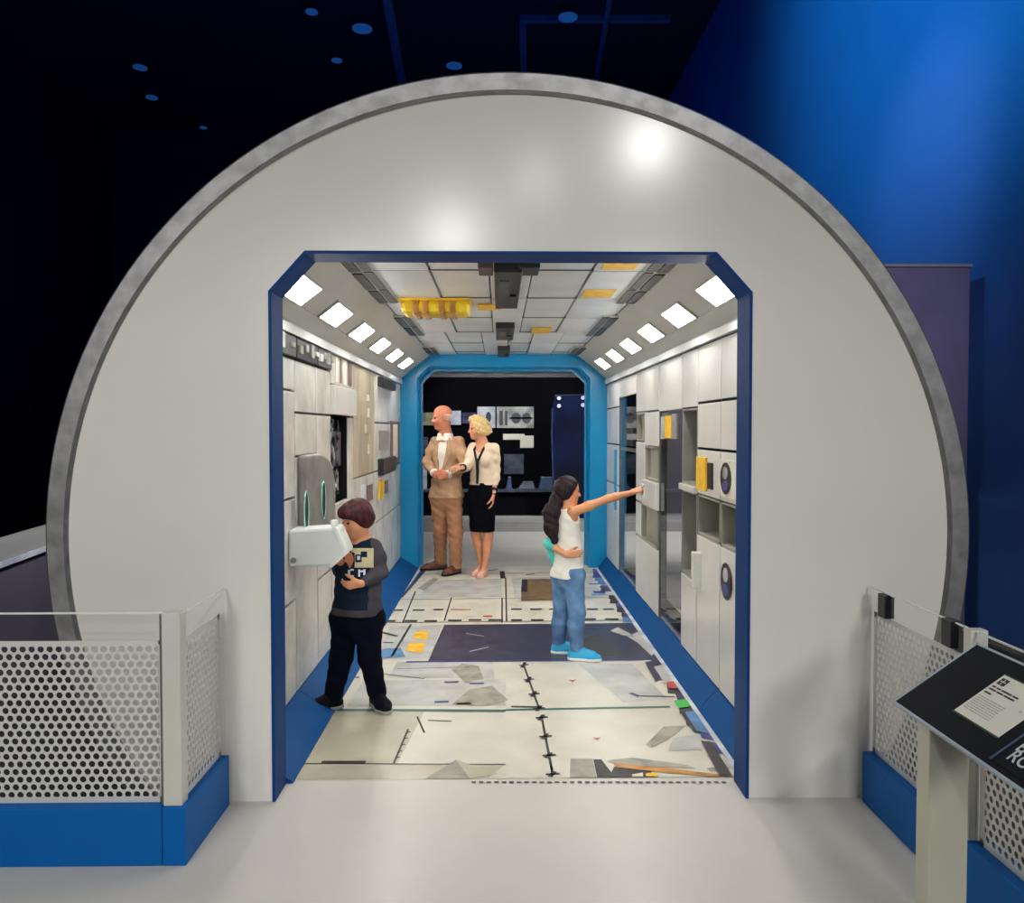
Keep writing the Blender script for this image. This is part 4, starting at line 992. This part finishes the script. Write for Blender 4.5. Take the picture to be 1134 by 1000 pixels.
hb = Blob(.004, .0016, 110); hb.ell(L_(0, -.055, .06), V(.345, .405, .35) * H, R, .01); hb.ell(L_(0, .42, .1), V(.6, .47, .8) * H, R, .04, True); hb.ell(L_(0, .10, .56), V(.42, .52, .36) * H, R, .05, True); hb.ell(L_(0, .1, -.55), V(.45, .55, .34) * H, R, .05, True)
hb.build('hair', M['whitehair'], man)
# trousers, jacket, shirt, shoes
tb = Blob(.0065, .0042, 38)
mh = (hpR + hpL) / 2
tb.cap(hpR + V(0, 0, .02), hpL + V(0, 0, .02), .118, .118, .04, (f, 1.15)); tb.cap(mh, mh + V(0, 0, .16), .15, .14, .05, (f, 1.25))
for hp, kn, an in ((hpR, knR, anR), (hpL, knL, anL)):
    a2 = an + V(0, 0, -.03); tb.cap(hp, kn, .098, .074, .03); tb.cap(kn, a2, .074, .062, .03)
tb.clip((0, 0, .055), (0, 0, -1)); tb.clip(mh + V(0, 0, .14), (0, 0, 1)); tb.build('trousers', M['tan2'], man)
sb = Blob(.006, .0015, 40); add_torso(sb, hpR, hpL, shR, shL, nb, f, .108, .138, .148, 1.27)
sb.clip(mh + V(0, 0, .08), (0, 0, -1)); sb.clip(nb + V(0, 0, .02), nv3(V(0, 0, 1) + f * -.1)); so = sb.build('shirt', M['shirtw'], man)
cb2 = Blob(.006); cb2.cap(nb + V(0, 0, -.05) + f * .014, nb + V(0, 0, .024) + f * .018, .098, .076, .01, None, True); cb2.cap(nb + V(0, 0, -.05), nb + V(0, 0, .1), .064, .064, .005, sub=True); cb2.cap(nb + f * .1 - V(0, 0, .05), nb + f * .1 + V(0, 0, .08), .02, .05, .008, sub=True); cb2.build('collar', M['shirtw'], so)
jb = Blob(.0065, .0045, 36)
rt = nv3(np.cross(f, (0, 0, 1)))
add_torso(jb, hpR, hpL, shR, shL, nb, f, .125, .150, .155, 1.25)
jb.cap(mh + V(0, 0, .12), mh + V(0, 0, -.02), .152, .160, .05, (f, 1.25))
add_arm(jb, shR, elR, wrR, .057, .03); add_arm(jb, shL, elL, wrL, .057, .03)
ms = (shR + shL) / 2
jb.cap(ms + f * .165 + V(0, 0, .05), mh + f * .155 + V(0, 0, .25), .112, .045, .012, (rt, 1.25), sub=True)   # open front
jb.cap(mh + f * .24 + V(0, 0, .1), mh + f * .26 - V(0, 0, .12), .015, .07, .012, sub=True)
jb.cap(nb - V(0, 0, .03) + f * .01, nb + V(0, 0, .12), .074, .09, .01, sub=True)
for wr, el in ((wrR, elR), (wrL, elL)):
    d = nv3(wr - el); jb.cap(wr - d * .012, wr + d * .22, .075, .11, .006, None, True, True)
jb.clip(mh + V(0, 0, -.01), (0, 0, -1)); jo = jb.build('jacket', M['tan'], man)
for s, q in ((1, rt), (-1, -rt)):       # lapels
    a_ = ms + V(0, 0, .03) + q * .062 + f * .075; m_ = ms - V(0, 0, .14) + q * .078 + f * .125; e_ = mh + V(0, 0, .28) + q * .03 + f * .135
    lb_ = Blob(.005); lb_.cap(a_, m_, .018, .030, .012, (f, 2.2)); lb_.cap(m_, e_, .030, .010, .012, (f, 2.2)); lb_.build('lapel', M['tan'], jo)
for wr, el in ((wrR, elR), (wrL, elL)):
    d = nv3(wr - el); q = Blob(.005); q.cap(wr - d * .03, wr + d * .006, .044, .042, .005, None, True); q.build('shirt_cuff', M['shirtw'], so)
shoe(man, anR, tR, .29, .10, M['brownshoe'], M['trim']); shoe(man, anL, tL, .28, .10, M['brownshoe'], M['trim'])

# ---------- the woman
D0 = 8.33
wom = thing('person', 'blond woman in a cream cardigan and black skirt holding the man\'s arm', 'person', P(535, 636, D0)); wom.location.z = 0
f = nv3((-.42, -.91, 0)); hd = J(529.5, 474.5); R = frame_of((-.92, -.38, -.04)); H = .232
nb = J(534, 490, .02); shR, shL = J(523.5, 496, .06), J(547.5, 496, -.02)
elR, wrR = J(517, 517, -.10), J(511.5, 518, -.25); elL, wrL = J(549.5, 521, .02), J(546.5, 547.5, -.08)
hpR, hpL = J(527, 550, .03), J(540.5, 550, 0); knR, knL = J(527.5, 592, .03), J(540.5, 592, -.02); anR, anL = J(533, 625, .06), J(536.5, 630, -.04)
anR[2] = .105; anL[2] = .105
b = Blob(.0055); L_ = add_head(b, hd, R, H, nb, .047)
add_torso(b, hpR, hpL, shR, shL, nb, f, .10, .105, .118, 1.35)
add_arm(b, shR, elR, wrR, .037); add_arm(b, shL, elL, wrL, .037)
bk = -f
add_leg(b, hpR, knR, anR, .078, bk); add_leg(b, hpL, knL, anL, .078, bk)
tR, tL = nv3((-.5, -.86, 0)), nv3((-.35, -.93, 0))
for an, t in ((anR, tR), (anL, tL)): b.cap(an, an - t * .03 - V(0, 0, .03), .028, .025); b.cap(an - V(0, 0, .02), an + t * .10 - V(0, 0, .08), .027, .02); b.cap(an + t * .09 - V(0, 0, .08), an + t * .15 - V(0, 0, .085), .02, .014)
add_hand(b, wrR, V(-.75, -.35, .1), V(.2, .3, -.9), V(-.4, -.8, 0), .165, (.5, .5, .55, .6)); add_hand(b, wrL, V(-.06, -.1, -1), V(-.9, .1, .1), V(-.3, -.9, 0), .165, (.3, .35, .4, .45))
b.build('body', M['skin_w'], wom); face_parts(L_, H, R, wom, M['blond'])
hb = Blob(.0045, .003, 70)
hb.ell(L_(0, -.08, .15), V(.40, .45, .40) * H, R, .02); hb.ell(L_(0, -.22, -.06), V(.36, .30, .30) * H, R, .05); hb.ell(L_(.0, -.50, -.12), V(.16, .14, .15) * H, R, .04)
for s in (-1, 1): hb.ell(L_(.30 * s, .02, .02), V(.10, .17, .24) * H, R, .04)
hb.ell(L_(0, .16, .45), V(.26, .26, .12) * H, R, .06)
hb.ell(L_(0, .42, -.10), V(.27, .30, .36) * H, R, .03, True); hb.ell(L_(0, .1, -.5), V(.3, .3, .3) * H, R, .03, True); hb.build('hair', M['blond'], wom)
mh, ms = (hpR + hpL) / 2, (shR + shL) / 2
kb = Blob(.007, .0018, 30); kb.cap(mh + V(0, 0, .17), mh, .122, .148, .05, (f, 1.3)); km = (knR + knL) / 2
kb.cap(mh, km + V(0, 0, -.01), .150, .132, .05, (f, 1.3)); kb.clip(km + V(0, 0, .035), (0, 0, -1)); kb.clip(mh + V(0, 0, .155), (0, 0, 1)); kb.build('skirt', M['skirt'], wom)
gb2 = Blob(.006, .0022, 34); add_torso(gb2, hpR + V(0, 0, .03), hpL + V(0, 0, .03), shR, shL, nb, f, .118, .122, .132, 1.28)
add_arm(gb2, shR, elR, wrR, .050, .03); add_arm(gb2, shL, elL, wrL, .050, .03)
for s in (-1, 1): gb2.ell(ms - V(0, 0, .13) + f * .085 + nv3(np.cross(f, (0, 0, 1))) * .06 * s, (.055, .055, .055), None, .05)
gb2.cap(nb + f * .05 - V(0, 0, .02), ms + f * .19 - V(0, 0, .09), .055, .02, .012, sub=True); gb2.cap(nb - V(0, 0, .03), nb + V(0, 0, .12), .062, .08, .01, sub=True)
for wr, el, q in ((wrR, elR, .03), (wrL, elL, .045)): d = nv3(wr - el); gb2.cap(wr - d * q, wr + d * .2, .08, .1, .006, None, True, True)
gb2.clip(mh + V(0, 0, .125), (0, 0, -1)); go = gb2.build('cardigan', M['creamcloth'], wom)
rt = nv3(np.cross(f, (0, 0, 1)))
for s in (-1, 1):
    pts = [nb + rt * .055 * s + V(0, 0, -.01), nb + rt * .05 * s + f * .08 - V(0, 0, .07), ms + f * .152 - V(0, 0, .13) + rt * .008 * s]
    q = Blob(.0045); q.chain(pts, (.011, .012, .011), .006); q.build('neck_trim', M['trim'], go)
pts = [ms + f * .150 - V(0, 0, .12), ms + f * .142 - V(0, 0, .24), mh + f * .112 + V(0, 0, .15)]
q = Blob(.0045); q.chain(pts, (.018, .016, .014), .006, (f, 1.6)); q.build('front_trim', M['trim'], go)
d = nv3(wrL - elL); q = Blob(.0045); q.cap(wrL - d * .065, wrL - d * .04, .037, .037, .004, None, True); q.build('cuff_trim', M['trim'], go)
d = nv3(wrR - elR); q = Blob(.0045); q.cap(wrR - d * .045, wrR - d * .024, .037, .037, .004, None, True); q.build('cuff_trim', M['trim'], go)
q = Blob(.0045); q.cap(wrL - V(0, 0, .004), wrL + V(0, 0, .012), .0265, .0265, .003, None, True); q.build('bracelet', M['trim'], wom)
shoe(wom, anR, tR, .235, .078, M['nude'], M['nude'], hgt=.06, lowcut=True, heel=.03); shoe(wom, anL, tL, .235, .078, M['nude'], M['nude'], hgt=.06, lowcut=True, heel=.03)

# ---------- the girl
D0 = 5.28
girl = thing('person', 'girl with long dark ponytail in white top and jeans pointing at the right racks', 'person', P(635, 722, D0)); girl.location.z = 0
f = nv3((.80, .55, 0)); hd = J(629.5, 543.5); R = frame_of((.96, .16, -.10)); H = .182
rt = nv3(np.cross(f, (0, 0, 1)))
nb = J(628.5, 560.5, .0); shR, shL = J(634.5, 567, -.09), J(621.5, 566.5, .07)
elR, wrR = J(673, 552.5, -.03), J(700, 545.5, .03); elL, wrL = J(607.5, 601, .0), J(627, 614.5, -.15)
hpR, hpL = J(635, 640, -.05), J(622.5, 639, .05); knR, knL = J(639, 680, -.06), J(622, 677, .06); anR, anL = J(638, 720, -.03), J(619, 712, .13)
anR[2] = .075; anL[2] = .075
b = Blob(.0046); L_ = add_head(b, hd, R, H, nb, .036, True)
add_torso(b, hpR, hpL, shR, shL, nb, f, .078, .078, .085, 1.25)
add_arm(b, shR, elR, wrR, .030); add_arm(b, shL, elL, wrL, .029)
add_leg(b, hpR, knR, anR, .06, -f); add_leg(b, hpL, knL, anL, .06, -f)
tR, tL = nv3((.97, -.22, 0)), nv3((.98, -.1, 0))
for an, t in ((anR, tR), (anL, tL)): b.cap(an, an - V(0, 0, .04), .025, .025); b.cap(an - V(0, 0, .04), an + t * .09 - V(0, 0, .05), .025, .018)
add_hand(b, wrR, wrR - elR + V(0, 0, .02), V(.0, .5, -.8), V(-.2, .3, 1), .125, (.05, .75, .9, .95), .3, .4); add_hand(b, wrL, V(.9, -.15, .1), V(.1, .95, 0), V(0, 0, 1), .12, (.2, .25, .3, .35))
b.build('body', M['skin_g'], girl); face_parts(L_, H, R, girl, M['darkhair'])
hb = Blob(.0045, .002, 70)
hb.ell(L_(0, -.09, .14), V(.385, .44, .40) * H, R, .02); hb.ell(L_(0, -.26, -.10), V(.33, .26, .34) * H, R, .05)
for s in (-1, 1): hb.ell(L_(.30 * s, -.08, .02), V(.08, .13, .24) * H, R, .03)
hb.ell(L_(0, .45, -.12), V(.42, .42, .40) * H, R, .02, True)
ho = hb.build('hair', M['darkhair'], girl)
pt_ = Blob(.005, .003, 60); pt_.chain([L_(0, -.42, -.05), J(617, 553, -.02), J(610.5, 568, -.05), J(610.5, 585, -.06), J(614, 600, -.06)], (.03, .042, .052, .045, .022), .03, (V(0, 1, 0), 1.15)); pt_.build('ponytail', M['darkhair'], ho)
mh, ms = (hpR + hpL) / 2, (shR + shL) / 2
tk = Blob(.0055, .0022, 42); add_torso(tk, hpR, hpL, shR, shL, nb, f, .09, .09, .094, 1.2)
tk.cap(mh + V(0, 0, .16), mh + V(0, 0, .02), .096, .108, .04, (f, 1.2))
for sh in (shR, shL): o_ = nv3(sh - ms); tk.cap(sh + o_ * .028 + f * .02 - V(0, 0, .03), sh + o_ * .03 + V(0, 0, .06), .042, .04, .012, sub=True)
tk.cap(nb - V(0, 0, .035), nb + V(0, 0, .1), .05, .07, .01, sub=True); tk.clip(mh + V(0, 0, .015), nv3(V(0, 0, -1) + f * .1)); tk.build('tank_top', M['tank'], girl)
jb = Blob(.0055, .002, 44); jb.cap(hpR + V(0, 0, .02), hpL + V(0, 0, .02), .083, .083, .03, (f, 1.08)); jb.cap(mh, mh + V(0, 0, .08), .098, .092, .04, (f, 1.15))
for hp, kn, an in ((hpR, knR, anR), (hpL, knL, anL)): jb.cap(hp, kn, .070, .054, .02); jb.cap(kn, kn + (an - kn) * .3 - f * .008, .054, .053, .02); jb.cap(kn + (an - kn) * .3 - f * .008, an - V(0, 0, .005), .053, .041, .02)
jb.clip((0, 0, .062), (0, 0, -1)); jb.clip(mh + V(0, 0, .075), (0, 0, 1)); jb.build('jeans', M['denim'], girl)
q = Blob(.0045, .002, 60); e1 = elL + (wrL - elL) * .02; e2 = elL + (wrL - elL) * .30; q.cap(e1, e2, .036, .033, .02); q.chain([e1 + V(.01, -.01, -.03), e1 + V(.02, 0, -.09), e1 + V(.035, .01, -.16)], (.026, .022, .012), .02); q.build('teal_cloth', M['tealcloth'], girl)
shoe(girl, anR, tR, .215, .078, M['aqua'], M['sole'], hgt=.075); shoe(girl, anL, tL, .21, .078, M['aqua'], M['sole'], hgt=.075)

# ---------- the boy
D0 = 4.37
boy = thing('person', 'boy with dark bowl hair in a printed navy shirt standing at the white console', 'person', P(392, 786, D0)); boy.location.z = 0
f = nv3((-.42, -.9, 0)); hd = J(395, 574.5, -.02); R = frame_of((-.76, -.58, -.26)); H = .197
rt = nv3(np.cross(f, (0, 0, 1)))
nb = J(400, 598.5, .02); shR, shL = J(384, 607.5, .05), J(414.5, 606, -.01); elR, wrR = J(376.5, 632, .07), J(377.5, 622, -.05); elL, wrL = J(422.5, 634, -.06), J(399.5, 646.5, -.19)
hpR, hpL = J(383, 688, .02), J(408.5, 688, -.02); knR, knL = J(378, 728, .0), J(409, 727, -.02); anR, anL = J(369, 770, -.02), J(418, 771, .02)
anR[2] = .08; anL[2] = .08
b = Blob(.0046); L_ = add_head(b, hd, R, H, nb, .037, True)
add_torso(b, hpR, hpL, shR, shL, nb, f, .083, .098, .100, 1.3)
add_arm(b, shR, elR, wrR, .031); add_arm(b, shL, elL, wrL, .031)
add_leg(b, hpR, knR, anR, .062); add_leg(b, hpL, knL, anL, .062)
tR, tL = nv3((-.82, -.55, 0)), nv3((.45, -.88, 0))
for an, t in ((anR, tR), (anL, tL)): b.cap(an, an - V(0, 0, .04), .026, .026); b.cap(an - V(0, 0, .04), an + t * .09 - V(0, 0, .052), .026, .018)
add_hand(b, wrR, V(-.25, -.6, .25), V(-.6, .5, 0), V(0, 0, 1), .125, (.4, .45, .5, .5)); add_hand(b, wrL, V(-.92, -.05, -.12), V(-.05, .85, .35), V(0, -.2, 1), .125, (.5, .55, .6, .65), .6)
b.build('body', M['skin_b'], boy); face_parts(L_, H, R, boy, M['auburn'])
hb = Blob(.0045, .0028, 60); hb.ell(L_(0, -.05, .15), V(.385, .425, .405) * H, R, .02); hb.ell(L_(0, -.20, -.04), V(.34, .26, .28) * H, R, .05)
for s in (-1, 1): hb.ell(L_(.31 * s, -.03, .06), V(.08, .15, .20) * H, R, .04)
hb.ell(L_(0, .27, .24), V(.33, .17, .13) * H, R, .05); hb.ell(L_(0, .40, -.22), V(.36, .42, .34) * H, R, .025, True); hb.build('hair', M['auburn'], boy)
mh, ms = (hpR + hpL) / 2, (shR + shL) / 2
tb = Blob(.0055, .0022, 44); tb.cap(hpR + V(0, 0, .02), hpL + V(0, 0, .02), .09, .09, .03, (f, 1.0)); tb.cap(mh, mh + V(0, 0, .1), .108, .105, .04, (f, 1.1))
for hp, kn, an in ((hpR, knR, anR), (hpL, knL, anL)): tb.cap(hp, kn, .079, .061, .022); tb.cap(kn, an - V(0, 0, .01), .061, .050, .02)
tb.clip((0, 0, .05), (0, 0, -1)); tb.clip(mh + V(0, 0, .09), (0, 0, 1)); tb.build('trousers', M['navyjean'], boy)
sb = Blob(.0052, .0018, 44); add_torso(sb, hpR + V(0, 0, .02), hpL + V(0, 0, .02), shR, shL, nb, f, .102, .112, .112, 1.22)
sb.cap(mh + V(0, 0, .2), mh + V(0, 0, .04), .120, .122, .04, (f, 1.2))
add_arm(sb, shR, elR, wrR, .043, .025); add_arm(sb, shL, elL, wrL, .043, .025)
sb.cap(nb - V(0, 0, .015), nb + V(0, 0, .1), .047, .06, .008, sub=True)
for wr, el in ((wrR, elR), (wrL, elL)): d = nv3(wr - el); sb.cap(wr - d * .01, wr + d * .15, .06, .08, .006, None, True, True)
sb.clip(mh + V(0, 0, .045), (0, 0, -1))
def shirt_mat(c):
    lat = (c - ms) @ rt; fw_ = (c - ms) @ f
    dl = np.minimum(np.linalg.norm(c - (elL + (shL - elL) * np.clip(((c - elL) @ (shL - elL)) / ((shL - elL) @ (shL - elL)), 0, 1)[:, None]), axis=1), np.linalg.norm(c - (elL + (wrL - elL) * np.clip(((c - elL) @ (wrL - elL)) / ((wrL - elL) @ (wrL - elL)), 0, 1)[:, None]), axis=1))
    dr = np.linalg.norm(c - (elR + (shR - elR) * np.clip(((c - elR) @ (shR - elR)) / ((shR - elR) @ (shR - elR)), 0, 1)[:, None]), axis=1)
    body = (fw_ > -.02) & (np.abs(lat) < .105) & (c[:, 2] > mh[2] + .085) & (dl > .049)
    return np.where(body, 1, 0)
so = sb.build('shirt', M['shirtgrey'], boy, shirt_mat, [M['shirtnavy']])
# printed square and letters lying on the chest
def chest(m, name, x0, x1, y0, y1, lift=.0):
    import bmesh
    from mathutils.bvhtree import BVHTree
    bm = bmesh.new(); bm.from_mesh(so.data); tr = BVHTree.FromBMesh(bm); off = wpos(boy); vs, fs = [], []
    n = 8
    for i in range(n + 1):
        for j in range(n + 1):
            r = ray(x0 + (x1 - x0) * i / n, y0 + (y1 - y0) * j / n); h = tr.ray_cast(CAM - off, r.normalized(), 9)
            p = h[0] if h[0] is not None else None
            vs.append(p + Vector(f) * (.002 + lift) if p is not None else None)
    bm.free(); ids = {}; out = []
    for i in range(n):
        for j in range(n):
            q = [i * (n + 1) + j, (i + 1) * (n + 1) + j, (i + 1) * (n + 1) + j + 1, i * (n + 1) + j + 1]
            if any(vs[k] is None for k in q): continue
            if max(p.y for p in (vs[k] for k in q)) - min(p.y for p in (vs[k] for k in q)) > .03: continue
            out.append([ids.setdefault(k, len(ids)) for k in q])
    me = bpy.data.meshes.new(name); me.from_pydata([tuple(vs[k]) for k in ids], [], out); me.materials.append(m)
    o = bpy.data.objects.new(name, me); COL.objects.link(o); o.parent = so; return o
chest(M['print'], 'chest_print', 386, 414, 607, 628.5)
q = MB()
chest(M['shirtnavy'], 'print_motif', 394, 401, 614, 622.5, .002); chest(M['shirtnavy'], 'print_motif', 400, 407, 610.5, 617, .002); chest(M['boardw'], 'print_motif', 396, 399.5, 615.5, 620, .003)
for x0, x1, y0, y1 in ((385.5, 388, 631, 638), (388, 392, 630, 632), (388, 392, 637, 639), (397, 399, 630.5, 638.5), (399, 402.5, 631.5, 633.5), (402.5, 405, 630.5, 637)):
    chest(M['boardw'], 'shirt_lettering', x0, x1, y0, y1)
shoe(boy, anR, tR, .215, .085, M['darkshoe'], M['midgrey'], hgt=.075); shoe(boy, anL, tL, .215, .085, M['darkshoe'], M['midgrey'], hgt=.075)
# ------------------------------------------------------------------ lights
def spot(name, loc, target, power, angle, color=(1, .96, .9), blend=.5, radius=.08):
    l = bpy.data.lights.new(name, 'SPOT'); l.energy = power; l.spot_size = angle; l.spot_blend = blend; l.color = color; l.shadow_soft_size = radius
    o = bpy.data.objects.new(name, l); COL.objects.link(o); o.location = loc
    o.rotation_euler = (Vector(target) - Vector(loc)).to_track_quat('-Z', 'Y').to_euler(); return o
def mirror_lamp(x, y, z):
    h = onPlane(x, y, Vector((0, 0, 0)), Vector((0, 1, 0))); d = h - CAM; d.y = -d.y
    return h + d * ((z - h.z) / d.z)
WH = (1, .985, .96)
spot('hall_spot', mirror_lamp(718, 160, 4.6), (.1, -.4, .2), 190, 1.45, WH, radius=.1)
spot('hall_spot', mirror_lamp(595, 197, 4.6), (-.5, -.4, .2), 50, 1.4, WH, radius=.09)
spot('hall_spot', mirror_lamp(500, 262, 4.4), (-.2, -.4, .5), 270, 1.2, WH, radius=.16)
def area(name, loc, target, power, size, color=(1, .96, .9)):
    l = bpy.data.lights.new(name, 'AREA'); l.energy = power; l.size = size; l.color = color
    o = bpy.data.objects.new(name, l); COL.objects.link(o); o.location = loc
    o.rotation_euler = (Vector(target) - Vector(loc)).to_track_quat('-Z', 'Y').to_euler(); return o
spot('floor_fill', (-2.2, -3.2, 5.6), (-1.5, -.2, .3), 210, 1.2, WH, radius=.4)  # this overhead pair is added to brighten the floor and lower disc
spot('floor_fill', (2.6, -3.4, 5.6), (1.4, -.2, .3), 170, 1.2, WH, radius=.4)
spot('front_fill', (-2.0, -9, 3.2), (-1.2, 0, .5), 800, .48, WH, .7, .5)  # unseen fill pair added behind the camera to brighten the disc
spot('front_fill', (2.0, -9, 3.2), (.9, 0, .5), 640, .46, WH, .7, .5)
spot('lobby_fill', (-1.2, 7.2, 4.6), (-.3, 7.4, 0), 150, 1.5, WH, radius=.3)  # unseen lamp added to keep the lobby floor pale
spot('lobby_fill', (3.0, 6.4, 4.4), (2.5, 8.2, .6), 800, 1.35, WH, .7, .3)  # added to brighten the charcoal wall and floor behind the right windows
spot('exhibit_fill', (.3, 7.4, 4.2), (.1, YB, 1.6), 420, .9, radius=.1)  # unseen lamp added to lift the photo boards
spot('blue_wall_spot', (-.8, 2.6, 6.8), (3.56, 3.6, 6.4), 1000, 1.58, (.06, .72, 1), .75, .3)
spot('violet_wall_spot', (.6, 2.6, 5.6), (3.56, 3.6, 3.75), 150, .68, (.9, .8, 1), 1.0, .2)
spot('blue_ceiling_fill', (.5, 8, 3.4), (.6, 11.5, 8.5), 90, 2.2, (.06, .3, 1), 1.0, .3)  # added uplight that tints the dark ceiling blue
spot('blue_ceiling_fill', (-5.5, 5, 1.0), (-5, 10, 8.5), 300, 2.6, (.02, .07, 1), 1.0, .3)  # second added uplight, for the left part of the hall
spot('side_fill', (-1.7, 1.9, 2.1), (-2.9, 1.3, .6), 110, 1.7, WH, .8, .2)  # added lamp hidden behind the disc, brightens the low wall
spot('side_fill', (1.2, -3.0, 5.4), (2.7, 2.8, 2.4), 520, .36, (.8, .8, 1), .9, .2)  # extra lamp added to brighten the partition face
w = bpy.data.worlds.new('world'); S.world = w; w.use_nodes = True
bg = w.node_tree.nodes['Background']; bg.inputs[0].default_value = (.12, .22, .9, 1); bg.inputs[1].default_value = .01

S.view_settings.view_transform = 'Standard'; S.view_settings.look = 'None'
S.view_settings.exposure = 0.0; S.view_settings.gamma = 1.0; S.view_settings.use_curve_mapping = False
